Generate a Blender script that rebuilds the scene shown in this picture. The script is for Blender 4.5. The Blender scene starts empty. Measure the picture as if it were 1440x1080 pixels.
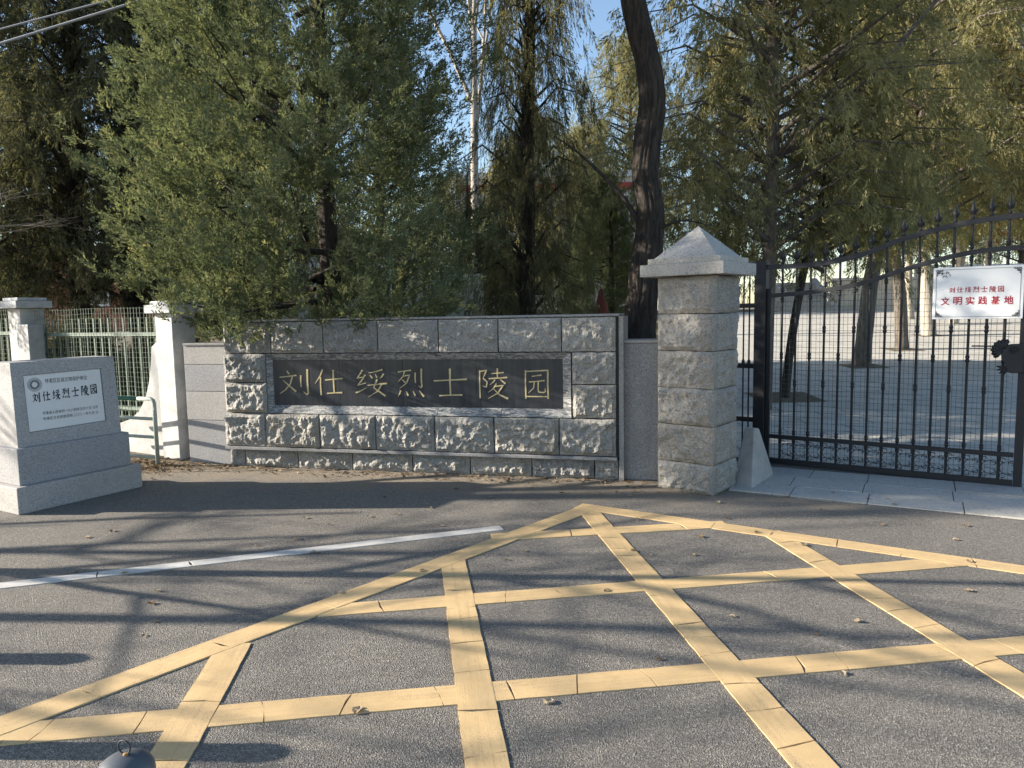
import bpy, bmesh, math, random
import numpy as np
from mathutils import Vector, Matrix, noise

sc = bpy.context.scene
COL = sc.collection
R = math.radians

# ---------------------------------------------------------------- camera, light, exposure
cam = bpy.data.cameras.new('camera')
cam.sensor_fit = 'HORIZONTAL'
cam.sensor_width = 36.0
cam.lens = 36.0 * 1028.0 / 1440.0
cam.clip_start = 0.05
cam.clip_end = 1200.0
camo = bpy.data.objects.new('camera', cam)
COL.objects.link(camo)
camo.matrix_world = Matrix.Translation((0, 0, 1.52)) @ Matrix.Rotation(R(90 - 5.6), 4, 'X') @ Matrix.Rotation(R(-1.05), 4, 'Z')
sc.camera = camo

SUN_EL = 19.5
TRAVEL = Vector((math.cos(R(SUN_EL)), -0.045 * math.cos(R(SUN_EL)), -math.sin(R(SUN_EL)))).normalized()
world = bpy.data.worlds.new('World')
sc.world = world
world.use_nodes = True
wn = world.node_tree
sky = wn.nodes.new('ShaderNodeTexSky')
sky.sky_type = 'NISHITA'
sky.sun_disc = False
sky.sun_elevation = R(SUN_EL)
sky.sun_rotation = R(-87.4)
sky.air_density = 1.0
sky.dust_density = 0.6
sky.ozone_density = 1.6
wn.links.new(sky.outputs[0], wn.nodes['Background'].inputs[0])
wn.nodes['Background'].inputs[1].default_value = 0.095

sun = bpy.data.lights.new('sun', 'SUN')
sun.energy = 5.0
sun.angle = R(0.5)
sun.color = (1.0, 0.90, 0.76)
suno = bpy.data.objects.new('sun', sun)
COL.objects.link(suno)
suno.rotation_euler = TRAVEL.to_track_quat('-Z', 'Y').to_euler()
suno.location = (-20, 2, 12)

sc.cycles.max_bounces = 6
sc.cycles.diffuse_bounces = 3
sc.cycles.glossy_bounces = 2
sc.cycles.transmission_bounces = 3
sc.view_settings.view_transform = 'Standard'
sc.view_settings.look = 'None'
sc.view_settings.exposure = 1.5
sc.view_settings.gamma = 1.0
sc.view_settings.use_curve_mapping = False

rnd = random.Random(7)
rng = np.random.default_rng(11)

# ---------------------------------------------------------------- materials
class NT:
    def __init__(self, name):
        self.m = bpy.data.materials.new(name)
        self.m.use_nodes = True
        self.t = self.m.node_tree
        self.b = self.t.nodes['Principled BSDF']
        self.tc = self.t.nodes.new('ShaderNodeTexCoord')
    def n(self, typ, **kw):
        o = self.t.nodes.new(typ)
        for k, v in kw.items():
            setattr(o, k, v)
        return o
    def l(self, a, b):
        self.t.links.new(a, b)
    def noise(self, scale, detail=3, rough=.55, vec=None, dist=0):
        o = self.n('ShaderNodeTexNoise')
        o.inputs['Scale'].default_value = scale
        o.inputs['Detail'].default_value = detail
        o.inputs['Roughness'].default_value = rough
        o.inputs['Distortion'].default_value = dist
        self.l(vec or self.tc.outputs['Object'], o.inputs['Vector'])
        return o.outputs['Fac']
    def voro(self, scale, vec=None, feature='F1', out='Distance'):
        o = self.n('ShaderNodeTexVoronoi')
        o.feature = feature
        o.inputs['Scale'].default_value = scale
        self.l(vec or self.tc.outputs['Object'], o.inputs['Vector'])
        return o.outputs[out]
    def ramp(self, fac, stops):
        o = self.n('ShaderNodeValToRGB')
        e = o.color_ramp.elements
        while len(e) < len(stops):
            e.new(0.5)
        for el, (p, c) in zip(e, stops):
            el.position = p
            el.color = (c, c, c, 1) if isinstance(c, (int, float)) else (*c, 1)
        self.l(fac, o.inputs[0])
        return o.outputs[0]
    def mix(self, fac, a, b, mode='MIX'):
        o = self.n('ShaderNodeMix', data_type='RGBA', blend_type=mode)
        for sock, v in ((o.inputs[0], fac), (o.inputs[6], a), (o.inputs[7], b)):
            if isinstance(v, (int, float)):
                sock.default_value = v
            elif isinstance(v, tuple):
                sock.default_value = (*v, 1)
            else:
                self.l(v, sock)
        return o.outputs[2]
    def math(self, op, a, b=None, c=None):
        o = self.n('ShaderNodeMath', operation=op)
        for i, v in enumerate((a, b, c)):
            if v is None:
                continue
            if isinstance(v, (int, float)):
                o.inputs[i].default_value = v
            else:
                self.l(v, o.inputs[i])
        return o.outputs[0]
    def vscale(self, s):
        o = self.n('ShaderNodeMapping')
        o.inputs['Scale'].default_value = s
        self.l(self.tc.outputs['Object'], o.inputs[0])
        return o.outputs[0]
    def color(self, v):
        if isinstance(v, tuple):
            self.b.inputs['Base Color'].default_value = (*v, 1)
        else:
            self.l(v, self.b.inputs['Base Color'])
    def rough(self, v):
        if isinstance(v, (int, float)):
            self.b.inputs['Roughness'].default_value = v
        else:
            self.l(v, self.b.inputs['Roughness'])
    def bump(self, h, strength=.5, dist=.01):
        o = self.n('ShaderNodeBump')
        o.inputs['Strength'].default_value = strength
        o.inputs['Distance'].default_value = dist
        self.l(h, o.inputs['Height'])
        self.l(o.outputs[0], self.b.inputs['Normal'])


def m_granite(name, dark, mid, light, scale=1.0, bump=.3, stain=.35, rough=.75):
    k = NT(name)
    f = k.noise(190 * scale, 2, .7)
    v = k.voro(130 * scale, out='Color')
    sep = k.n('ShaderNodeSeparateColor')
    k.l(v, sep.inputs[0])
    base = k.ramp(sep.outputs[0], [(0, dark), (.22, mid), (.7, mid), (1, light)])
    base = k.mix(k.ramp(f, [(.35, 0), (.7, .6)]), base, mid)
    big = k.noise(3.0, 5, .65)
    base = k.mix(k.math('MULTIPLY', k.ramp(big, [(.42, 0), (.72, 1)]), stain), base, tuple(c * .45 for c in mid))
    warm = k.noise(1.7, 3, .5)
    base = k.mix(k.math('MULTIPLY', k.ramp(warm, [(.45, 0), (.8, 1)]), .3), base, (mid[0] * 1.05, mid[1] * .92, mid[2] * .72))
    oi = k.n('ShaderNodeObjectInfo')
    base = k.mix(.55, base, k.ramp(oi.outputs['Random'], [(0, (.62, .62, .64)), (.5, (1, .985, .95)), (1, (1.0, .93, .82))]), 'MULTIPLY')
    drip = k.noise(7, 5, .7, k.vscale((1, 1, .12)))
    base = k.mix(k.math('MULTIPLY', k.ramp(drip, [(.55, 0), (.75, 1)]), stain * .6), base, tuple(c * .4 for c in mid))
    k.color(base)
    k.rough(rough)
    k.bump(k.math('ADD', k.noise(60, 4, .7), k.math('MULTIPLY', sep.outputs[0], .3)), bump, .006)
    return k.m

M = {}
M['granite_rough'] = m_granite('rough_granite', (.08, .078, .075), (.31, .302, .285), (.50, .485, .45), 1, 1.0, .45)
M['granite_pillar'] = m_granite('pillar_granite', (.09, .087, .082), (.31, .30, .28), (.50, .48, .44), 1, .9, .45)
M['granite_sawn'] = m_granite('sawn_granite', (.08, .08, .08), (.27, .27, .275), (.45, .45, .45), 1, .15, .35)
M['granite_stele'] = m_granite('stele_granite', (.15, .15, .16), (.35, .35, .36), (.50, .50, .51), 1.2, .12, .18)
M['granite_cap'] = m_granite('cap_granite', (.16, .16, .165), (.40, .39, .375), (.55, .54, .51), .8, .12, .15)
M['mortar'] = m_granite('mortar', (.05, .05, .05), (.13, .125, .12), (.2, .19, .18), 1, .4, .3)

k = NT('plate_moulding')
v = k.noise(9, 6, .7, k.vscale((1, 1, 5)), 1.5)
k.color(k.ramp(v, [(.3, (.06, .064, .07)), (.5, (.15, .155, .16)), (.56, (.50, .49, .46)), (.61, (.12, .125, .13)), (.8, (.26, .26, .25))]))
k.rough(.6)
k.bump(k.noise(60, 4), .3, .004)
M['moulding'] = k.m

k = NT('black_polished_granite')
st = k.noise(16, 5, .7, k.vscale((1, 1, .06)))
base = k.ramp(st, [(.35, (.022, .027, .036)), (.7, (.042, .046, .053))])
base = k.mix(k.math('MULTIPLY', k.ramp(k.noise(3, 4), [(.45, 0), (.75, 1)]), .3), base, (.07, .068, .062))
k.color(base)
k.rough(k.ramp(st, [(.3, .14), (.8, .3)]))
M['black_plate'] = k.m

k = NT('gold_paint')
k.color(k.mix(k.ramp(k.noise(40, 3), [(.35, 0), (.7, 1)]), (.58, .48, .25), (.40, .33, .18)))
k.rough(.5)
M['gold'] = k.m


def m_asphalt():
    k = NT('asphalt')
    obj = k.tc.outputs['Object']
    v1 = k.voro(170, out='Color')
    sep = k.n('ShaderNodeSeparateColor')
    k.l(v1, sep.inputs[0])
    agg = k.ramp(sep.outputs[0], [(0, (.085, .077, .068)), (.35, (.185, .168, .148)), (.75, (.265, .243, .213)), (1, (.46, .425, .37))])
    fine = k.noise(420, 2, .6)
    agg = k.mix(k.ramp(fine, [(.3, .5), (.7, 0)]), agg, (.085, .08, .073))
    big = k.noise(.55, 5, .6)
    agg = k.mix(k.ramp(big, [(.35, .0), (.75, .35)]), agg, (.11, .103, .094))
    mid = k.noise(4.5, 5, .65)
    agg = k.mix(k.ramp(mid, [(.45, 0), (.8, .22)]), agg, (.23, .215, .19))
    dark = k.noise(1.3, 6, .7, k.vscale((.5, 1, 1)))
    agg = k.mix(k.ramp(dark, [(.55, 0), (.75, .5)]), agg, (.09, .085, .078))
    crk = k.voro(.42, k.vscale((1, 1.3, 1)), 'DISTANCE_TO_EDGE')
    wv = k.noise(2.2, 4, .6)
    crk = k.math('ADD', crk, k.math('MULTIPLY', k.math('SUBTRACT', wv, .5), .06))
    agg = k.mix(k.math('MULTIPLY', k.ramp(crk, [(.0, 1), (.006, 0)]), .0), agg, (.05, .047, .043))
    # wind-blown dust and soil near the foot of the name wall and pillar
    sx = k.n('ShaderNodeSeparateXYZ')
    k.l(obj, sx.inputs[0])
    d = k.math('ADD', k.math('MULTIPLY', k.math('ADD', sx.outputs[0], 2.908), -.239), k.math('MULTIPLY', k.math('SUBTRACT', sx.outputs[1], 7.416), -.971))
    nz = k.math('MULTIPLY', k.math('SUBTRACT', k.noise(2.6, 6, .65), .5), 1.3)
    dd = k.math('ADD', d, nz)
    fac = k.n('ShaderNodeMapRange', interpolation_type='SMOOTHSTEP')
    fac.inputs[1].default_value = .85
    fac.inputs[2].default_value = .3
    k.l(dd, fac.inputs[0])
    soil = k.ramp(k.noise(55, 5, .75), [(.25, (.14, .115, .085)), (.55, (.27, .225, .17)), (.8, (.40, .35, .28))])
    df = k.math('MULTIPLY', fac.outputs[0], .9)
    k.color(k.mix(df, agg, soil))
    k.rough(.88)
    h = k.math('ADD', k.math('MULTIPLY', k.voro(170), 1.0), k.math('MULTIPLY', fine, .5))
    k.bump(h, .9, .009)
    return k.m
M['asphalt'] = m_asphalt()


def m_paint(name, c1, c2, worn):
    k = NT(name)
    at = k.n('ShaderNodeAttribute')
    at.attribute_name = 'lane'
    mp = k.n('ShaderNodeMapping')
    mp.inputs['Scale'].default_value = (1.3, 45, 1)
    k.l(at.outputs['Vector'], mp.inputs[0])
    streak = k.noise(1.0, 5, .7, mp.outputs[0])
    base = k.mix(k.ramp(k.noise(7, 5, .65), [(.35, 0), (.7, 1)]), c1, c2)
    base = k.mix(k.ramp(streak, [(.50, 0), (.75, .32)]), base, tuple(c * .6 for c in c2))
    grit = k.noise(260, 3, .7)
    thr = k.math('ADD', grit, k.math('MULTIPLY', k.math('SUBTRACT', k.noise(5.5, 6, .7), .5), .45))
    thr = k.math('ADD', thr, k.math('MULTIPLY', k.math('SUBTRACT', streak, .5), .35))
    base = k.mix(k.ramp(thr, [(.57, 0), (.72, worn)]), base, (.19, .165, .13))
    dirt = k.noise(2.1, 6, .7)
    base = k.mix(k.ramp(dirt, [(.48, 0), (.78, .5)]), base, tuple(c * .55 + .02 for c in c2))
    k.color(base)
    k.rough(.8)
    k.bump(k.math('ADD', grit, k.math('MULTIPLY', streak, .6)), .5, .003)
    return k.m
M['yellow'] = m_paint('yellow_marking', (.64, .45, .225), (.55, .385, .19), .85)
M['white_mark'] = m_paint('white_marking', (.56, .55, .52), (.46, .44, .41), .8)


def m_bark(name, dark, light, sx=26, strength=1.0):
    k = NT(name)
    v = k.noise(sx, 6, .72, k.vscale((1, 1, .16)), .8)
    c = k.ramp(v, [(.34, dark), (.52, tuple((a + b) / 2 for a, b in zip(dark, light))), (.72, light)])
    k.color(c)
    k.rough(.92)
    k.bump(v, strength, .05)
    return k.m
M['bark_dark'] = m_bark('dark_bark', (.012, .009, .007), (.085, .066, .052), 30)
M['bark_grey'] = m_bark('grey_bark', (.06, .05, .042), (.24, .205, .17))
M['bark_pale'] = m_bark('pale_bark', (.20, .18, .15), (.48, .44, .38), 18, .4)
M['bark_twig'] = m_bark('twig_bark', (.10, .085, .07), (.26, .23, .19), 30, .3)


def m_leaf(name, stops, trans=.3):
    k = NT(name)
    a = k.n('ShaderNodeAttribute')
    a.attribute_name = 'tint'
    c = k.ramp(a.outputs['Fac'], stops)
    d = k.n('ShaderNodeBsdfDiffuse')
    t = k.n('ShaderNodeBsdfTranslucent')
    mx = k.n('ShaderNodeMixShader')
    mx.inputs[0].default_value = trans
    k.l(c, d.inputs[0])
    k.l(k.mix(1.0, c, (1.25, 1.2, .75), 'MULTIPLY'), t.inputs[0])
    k.l(d.outputs[0], mx.inputs[1])
    k.l(t.outputs[0], mx.inputs[2])
    out = [n for n in k.t.nodes if n.type == 'OUTPUT_MATERIAL'][0]
    k.l(mx.outputs[0], out.inputs[0])
    k.t.nodes.remove(k.b)
    return k.m
M['leaf_juniper'] = m_leaf('juniper_needles', [(0, (.095, .120, .078)), (.45, (.158, .186, .112)), (.8, (.232, .248, .145)), (1, (.32, .295, .17))], .36)
M['leaf_dark'] = m_leaf('dark_needles', [(0, (.085, .09, .06)), (.5, (.135, .138, .085)), (.9, (.20, .19, .11)), (1, (.26, .20, .13))], .36)
M['leaf_olive'] = m_leaf('olive_needles', [(0, (.13, .132, .074)), (.4, (.215, .208, .11)), (.75, (.31, .285, .15)), (1, (.42, .345, .19))], .42)
M['leaf_brown'] = m_leaf('rusty_needles', [(0, (.10, .06, .03)), (.5, (.19, .115, .05)), (1, (.30, .20, .09))], .35)
M['leaf_litter'] = m_leaf('dry_leaves', [(0, (.10, .065, .035)), (.5, (.22, .15, .09)), (1, (.42, .34, .24))], .15)


def m_flat(name, c, rough=.6, var=.25, metal=0, nscale=12, bump=0):
    k = NT(name)
    k.color(k.mix(k.ramp(k.noise(nscale, 5, .65), [(.35, 0), (.75, 1)]), c, tuple(x * (1 - var) for x in c)))
    k.rough(rough)
    k.b.inputs['Metallic'].default_value = metal
    if bump:
        k.bump(k.noise(nscale * 4, 4), bump, .004)
    return k.m
M['iron'] = m_flat('black_iron', (.012, .013, .017), .6, .3)
M['iron_worn'] = m_flat('worn_black_iron', (.022, .023, .028), .62, .4, 0, 30)
M['wire_green'] = m_flat('green_wire', (.09, .13, .11), .5, .2)
M['wire_pale'] = m_flat('pale_wire', (.20, .27, .22), .5, .3)
M['fence_green'] = m_flat('faded_fence_paint', (.19, .25, .21), .6, .4, 0, 20)
M['rail_green'] = m_flat('green_pipe_paint', (.03, .14, .09), .5, .3)
M['rail_white'] = m_flat('faded_pipe_paint', (.34, .40, .36), .55, .35, 0, 20)
M['plaster'] = m_flat('white_plaster', (.52, .52, .51), .85, .4, 0, 6, .4)
M['plaster_cap'] = m_flat('stained_plaster', (.52, .54, .56), .85, .4, 0, 7, .3)
M['sign_white'] = m_flat('sign_enamel', (.80, .81, .82), .35, .04)
M['red_print'] = m_flat('red_print', (.40, .015, .03), .5, .05)
M['black_print'] = m_flat('black_print', (.03, .03, .035), .6, .1)
M['grey_print'] = m_flat('grey_print', (.14, .14, .15), .6, .1)
M['plaque'] = m_flat('white_marble_plaque', (.70, .70, .69), .4, .06)
M['concrete'] = m_flat('concrete', (.40, .385, .36), .9, .3, 0, 9, .5)
M['bollard'] = m_flat('grey_bollard_paint', (.085, .095, .11), .38, .25, 0, 8)
M['rust'] = m_flat('rusty_weld', (.36, .20, .06), .8, .3)
M['cable'] = m_flat('grey_cable', (.28, .29, .32), .6, .2)
M['metal_box'] = m_flat('grey_metal', (.30, .32, .35), .5, .3)
M['brick_red'] = m_flat('red_brick', (.34, .15, .09), .9, .35, 0, 3)
M['wall_white'] = m_flat('white_render', (.72, .71, .68), .9, .12, 0, 2)
M['paint_red'] = m_flat('red_paint', (.45, .05, .05), .6, .2)
M['window_glass'] = m_flat('window_glass', (.05, .06, .07), .12, .2)
M['frame_white'] = m_flat('white_frame', (.66, .66, .65), .5, .1)
M['board_face'] = m_flat('notice_sheet', (.46, .54, .50), .2, .25, 0, 6)
M['cloth_red'] = m_flat('dark_red_cloth', (.17, .045, .03), .9, .3)
M['stone_pale'] = m_granite('pale_stone', (.32, .30, .27), (.50, .47, .42), (.62, .59, .53), .3, .3, .2)
M['slab'] = m_granite('paving_slab', (.24, .24, .24), (.42, .42, .41), (.54, .53, .51), .6, .2, .3)


def m_plaza():
    k = NT('plaza_paving')
    br = k.n('ShaderNodeTexBrick')
    br.offset = .5
    br.inputs['Scale'].default_value = 1
    br.inputs['Mortar Size'].default_value = .014
    br.inputs['Brick Width'].default_value = .8
    br.inputs['Row Height'].default_value = .4
    br.inputs['Color1'].default_value = (.50, .48, .44, 1)
    br.inputs['Color2'].default_value = (.43, .415, .385, 1)
    br.inputs['Mortar'].default_value = (.24, .23, .21, 1)
    k.l(k.tc.outputs['Object'], br.inputs[0])
    k.color(k.mix(k.ramp(k.noise(1.6, 6, .65), [(.4, 0), (.75, .5)]), br.outputs[0], (.30, .285, .26)))
    k.rough(.85)
    k.bump(k.noise(80, 3), .2, .004)
    return k.m
M['plaza'] = m_plaza()

k = NT('soil')
s = k.noise(5, 8, .7)
k.color(k.ramp(s, [(.3, (.07, .055, .04)), (.55, (.14, .11, .075)), (.75, (.23, .185, .125))]))
k.rough(.95)
k.bump(k.noise(22, 6, .7), .8, .04)
M['soil'] = k.m

# ---------------------------------------------------------------- mesh helpers
def mesh_obj(name, me, mat=None, parent=None, loc=None, rotz=None):
    o = bpy.data.objects.new(name, me)
    COL.objects.link(o)
    if mat is not None and len(me.materials) == 0:
        me.materials.append(M[mat] if isinstance(mat, str) else mat)
    if parent:
        o.parent = parent
    if loc is not None:
        o.location = loc
    if rotz is not None:
        o.rotation_euler[2] = rotz
    return o

def thing(name, label, cat, loc=(0, 0, 0), rotz=0, group=None):
    o = bpy.data.objects.new(name, None)
    o.empty_display_size = .2
    COL.objects.link(o)
    o.location = loc
    o.rotation_euler[2] = rotz
    return tag(o, label, cat, group)

def tag(o, label, cat, group=None):
    o['label'] = label
    o['category'] = cat
    if group:
        o['group'] = group
    return o

def struct(o):
    o['kind'] = 'structure'
    return o

class MB:
    """collects shapes into one mesh"""
    def __init__(self):
        self.v = []
        self.f = []
    def add(self, vs, fs):
        o = len(self.v)
        self.v += [tuple(p) for p in vs]
        self.f += [tuple(i + o for i in q) for q in fs]
        return self
    def box(self, x0, x1, y0, y1, z0, z1, ch=0):
        if ch <= 0:
            vs = [(x0, y0, z0), (x1, y0, z0), (x1, y1, z0), (x0, y1, z0), (x0, y0, z1), (x1, y0, z1), (x1, y1, z1), (x0, y1, z1)]
            return self.add(vs, [(0, 3, 2, 1), (4, 5, 6, 7), (0, 1, 5, 4), (1, 2, 6, 5), (2, 3, 7, 6), (3, 0, 4, 7)])
        bm = bmesh.new()
        bmesh.ops.create_cube(bm, size=1)
        for p in bm.verts:
            p.co = ((x0 + x1) / 2 + p.co.x * (x1 - x0), (y0 + y1) / 2 + p.co.y * (y1 - y0), (z0 + z1) / 2 + p.co.z * (z1 - z0))
        bmesh.ops.bevel(bm, geom=bm.edges[:], offset=ch, segments=2, affect='EDGES', profile=.5)
        bm.verts.index_update()
        self.add([p.co[:] for p in bm.verts], [[p.index for p in f.verts] for f in bm.faces])
        bm.free()
        return self
    def prism(self, poly, axis_pts):
        """poly: list of 3D points (front face), axis_pts: offset vector to the back face"""
        n = len(poly)
        a = Vector(axis_pts)
        vs = [tuple(p) for p in poly] + [tuple(Vector(p) + a) for p in poly]
        fs = [tuple(range(n)), tuple(range(2 * n - 1, n - 1, -1))]
        fs += [(i, n + i, n + (i + 1) % n, (i + 1) % n) for i in range(n)]
        return self.add(vs, fs)
    def tube(self, pts, rad, sides=8, caps=True, rough=0, seed=0):
        pts = [Vector(p) for p in pts]
        if isinstance(rad, (int, float)):
            rad = [rad] * len(pts)
        o = len(self.v)
        n = len(pts)
        t0 = (pts[1] - pts[0]).normalized()
        up = Vector((0, 0, 1)) if abs(t0.z) < .9 else Vector((1, 0, 0))
        s = t0.cross(up).normalized()
        for i, p in enumerate(pts):
            t = (pts[min(i + 1, n - 1)] - pts[max(i - 1, 0)]).normalized()
            s = (s - t * s.dot(t)).normalized()
            b = t.cross(s)
            for j in range(sides):
                a = 2 * math.pi * j / sides
                r = rad[i]
                if rough:
                    q = Vector((math.cos(a) * 2.2, math.sin(a) * 2.2, p.z * 1.3 + seed * 9))
                    q2 = Vector((math.cos(a) * 6, math.sin(a) * 6, p.z * 2.2 + seed * 5))
                    r *= 1 + rough * (noise.noise(q) + .7 * (abs(noise.noise(q2)) - .25))
                    if sides > 30:
                        q3 = Vector((math.cos(a) * 5.5, math.sin(a) * 5.5, p.z * 1.6 + seed))
                        r *= 1 - .16 * max(0, .22 - abs(noise.noise(q3))) / .22
                c = p + (s * math.cos(a) + b * math.sin(a)) * r
                self.v.append(tuple(c))
        for i in range(n - 1):
            for j in range(sides):
                a0 = o + i * sides + j
                a1 = o + i * sides + (j + 1) % sides
                self.f.append((a0, a1, a1 + sides, a0 + sides))
        if caps:
            self.f.append(tuple(o + j for j in range(sides - 1, -1, -1)))
            self.f.append(tuple(o + (n - 1) * sides + j for j in range(sides)))
        return self
    def lathe(self, prof, sides=10, cx=0, cy=0):
        o = len(self.v)
        for r, z in prof:
            for j in range(sides):
                a = 2 * math.pi * j / sides
                self.v.append((cx + r * math.cos(a), cy + r * math.sin(a), z))
        for i in range(len(prof) - 1):
            for j in range(sides):
                a0 = o + i * sides + j
                a1 = o + i * sides + (j + 1) % sides
                self.f.append((a0, a1, a1 + sides, a0 + sides))
        self.f.append(tuple(o + j for j in range(sides - 1, -1, -1)))
        self.f.append(tuple(o + (len(prof) - 1) * sides + j for j in range(sides)))
        return self
    def mesh(self, name, smooth=False):
        me = bpy.data.meshes.new(name)
        me.from_pydata(self.v, [], self.f)
        if smooth:
            me.polygons.foreach_set('use_smooth', [True] * len(me.polygons))
        me.update()
        return me
    def obj(self, name, mat, parent=None, smooth=False, loc=None, rotz=None):
        return mesh_obj(name, self.mesh(name, smooth), mat, parent, loc, rotz)

def smooth_angle(o, ang=40):
    me = o.data
    me.polygons.foreach_set('use_smooth', [True] * len(me.polygons))
    me.set_sharp_from_angle(angle=R(ang))
    return o

def np_mesh(name, V, F, tint=None):
    me = bpy.data.meshes.new(name)
    nv, nf, k = len(V), len(F), F.shape[1]
    me.vertices.add(nv)
    me.vertices.foreach_set('co', V.astype(np.float32).ravel())
    me.loops.add(nf * k)
    me.loops.foreach_set('vertex_index', F.astype(np.int32).ravel())
    me.polygons.add(nf)
    me.polygons.foreach_set('loop_start', np.arange(0, nf * k, k, dtype=np.int32))
    if tint is not None:
        a = me.attributes.new('tint', 'FLOAT', 'POINT')
        a.data.foreach_set('value', tint.astype(np.float32))
    me.update(calc_edges=True)
    return me

# rough-faced stone block: local x across, z up, front at y = 0 bulging to -y
def stone(w, h, d, seed, bulge=.035, rough=.022, margin=.012, step=.022, chip=0.0):
    nx = max(4, int(w / step))
    nz = max(4, int(h / step))
    V = []
    F = []
    sv = Vector((seed * 7.31, seed * 3.17, seed * 1.77))
    tilt = (noise.noise(sv) * .05, noise.noise(sv + Vector((5, 5, 5))) * .08)
    for j in range(nz + 1):
        for i in range(nx + 1):
            x = w * i / nx
            z = h * j / nz
            e = min(x, w - x, z, h - z)
            edge = min(1, max(0, (e - margin * .4) / (margin * 2.6)))
            edge = edge * edge * (3 - 2 * edge)
            p = Vector((x, 0, z))
            n1 = noise.noise(p * 5 + sv)
            n2 = noise.noise(p * 19 + sv * 2)
            n3 = noise.noise(p * 47 + sv * 3)
            fac = abs(noise.noise(p * 11 + sv * 4))
            dep = bulge * (.75 + .6 * n1) + rough * (.9 * n2 + .5 * n3 - 1.3 * fac) + tilt[0] * (x - w / 2) + tilt[1] * (z - h / 2)
            if chip:
                dep -= chip * max(0, 1 - z / (h * .5)) * (.6 + n1)
            y = -max(dep, .001) * edge
            jx = 0 if i in (0, nx) else (noise.noise(p * 40 + sv) * step * .35)
            jz = 0 if j in (0, nz) else (noise.noise(p * 40 - sv) * step * .35)
            ex = .004 * noise.noise(p * 20 + sv)
            V.append((x + jx + (ex if i in (0, nx) else 0), y, z + jz + (ex if j in (0, nz) else 0)))
    for j in range(nz):
        for i in range(nx):
            a = j * (nx + 1) + i
            if (i + j) % 2:
                F += [(a, a + 1, a + nx + 2), (a, a + nx + 2, a + nx + 1)]
            else:
                F += [(a, a + 1, a + nx + 1), (a + 1, a + nx + 2, a + nx + 1)]
    ring = [i for i in range(nx + 1)] + [j * (nx + 1) + nx for j in range(1, nz + 1)] + [nz * (nx + 1) + i for i in range(nx - 1, -1, -1)] + [j * (nx + 1) for j in range(nz - 1, 0, -1)]
    b0 = len(V)
    for r in ring:
        V.append((V[r][0], d, V[r][2]))
    m = len(ring)
    for q in range(m):
        F.append((ring[q], b0 + q, b0 + (q + 1) % m, ring[(q + 1) % m]))
    F.append(tuple(b0 + q for q in range(m)))
    me = bpy.data.meshes.new('stone')
    me.from_pydata(V, [], F)
    me.update()
    return me

# ---------------------------------------------------------------- ground, plaza, road
def slope(y):
    return .05 * max(0, min(y, 36) - 7)

ys = [-40, 0, 5.5, 7, 9, 12, 16, 22, 30, 36, 60, 400]
xs = [-400, -60, -20, -6, 0, 6, 20, 60, 400]
mb = MB()
mb.v = [(x, y, slope(y) - (.012 if y > 5 else .03)) for y in ys for x in xs]
mb.f = [(j * 9 + i, j * 9 + i + 1, (j + 1) * 9 + i + 1, (j + 1) * 9 + i) for j in range(len(ys) - 1) for i in range(8)]
struct(mb.obj('ground', 'soil'))

GA = Vector((2.512, 7.04, 0))
GU = Vector((.8243, -.5661, 0))
GROT = math.atan2(GU.y, GU.x)
WO = Vector((-2.908, 7.416, 0))
WU = Vector((.971, -.2391, 0)).normalized()
WN = Vector((-.2391, -.971, 0)).normalized()
WROT = math.atan2(WU.y, WU.x)

mb = MB()   # road sheet: reaches under the wall foot and up to the paving apron
edge = [(-60, 30), (-14, 12.5), (-6.5, 9.0), (-4.3, 7.75), (-3.55, 7.62), (-2.9, 7.45), (1.0, 6.5), (1.7, 6.2), (1.97, 5.9), (2.38, 5.63), (2.85, 5.42), (3.25, 5.22), (3.9, 4.83), (8, 2.6), (20, -4), (60, -20)]
mb.v = [(x, y, slope(y) * .0) for x, y in edge] + [(60, -40, 0), (-60, -40, 0)]
mb.f = [tuple(range(len(mb.v) - 1, -1, -1))]
road = struct(mb.obj('road', 'asphalt'))

mb = MB()   # park plaza behind the gate, rising gently
g0 = GA - GU * 1.2 + Vector((.06, .09, 0))
g1 = GA + GU * 14
A = [(g0.x, g0.y, .006), (g1.x, g1.y, .006)]
rows = [(7.05, 2.3, 60), (9, 1.8, 60), (14, 1.5, 60), (22, 5, 60), (33.5, 9, 60)]
mb.v = [(g0.x, g0.y, .006), (g1.x, g1.y, .006), (60, g1.y, .006)]
mb.v += [(60, 7.05, .006), (g0.x, max(7.78, g0.y), slope(7.78) + .006)]
mb.f = []
# one fan below y=7.05 and strips above
def P(x, y):
    mb.v.append((x, y, slope(y) + .006))
    return len(mb.v) - 1
mb.v = []
pa, pb = P(GA.x + .05, 7.05), P(60, 7.05)
pc, pd, pe = P(GA.x + GU.x * 3.0, GA.y + GU.y * 3.0 + .02), P(GA.x + GU.x * 14, GA.y + GU.y * 14), P(60, -1)
mb.f.append((pa, pc, pd, pe, pb))
prev = (pa, pb)
for y, x0, x1 in [(7.8, 1.55, 60), (10, 1.6, 60), (14, 1.9, 60), (22, 5, 60), (33.6, 9, 60)]:
    q = (P(x0, y), P(x1, y))
    mb.f.append((prev[0], prev[1], q[1], q[0]))
    prev = q
plaza = struct(mb.obj('plaza', 'plaza'))

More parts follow.
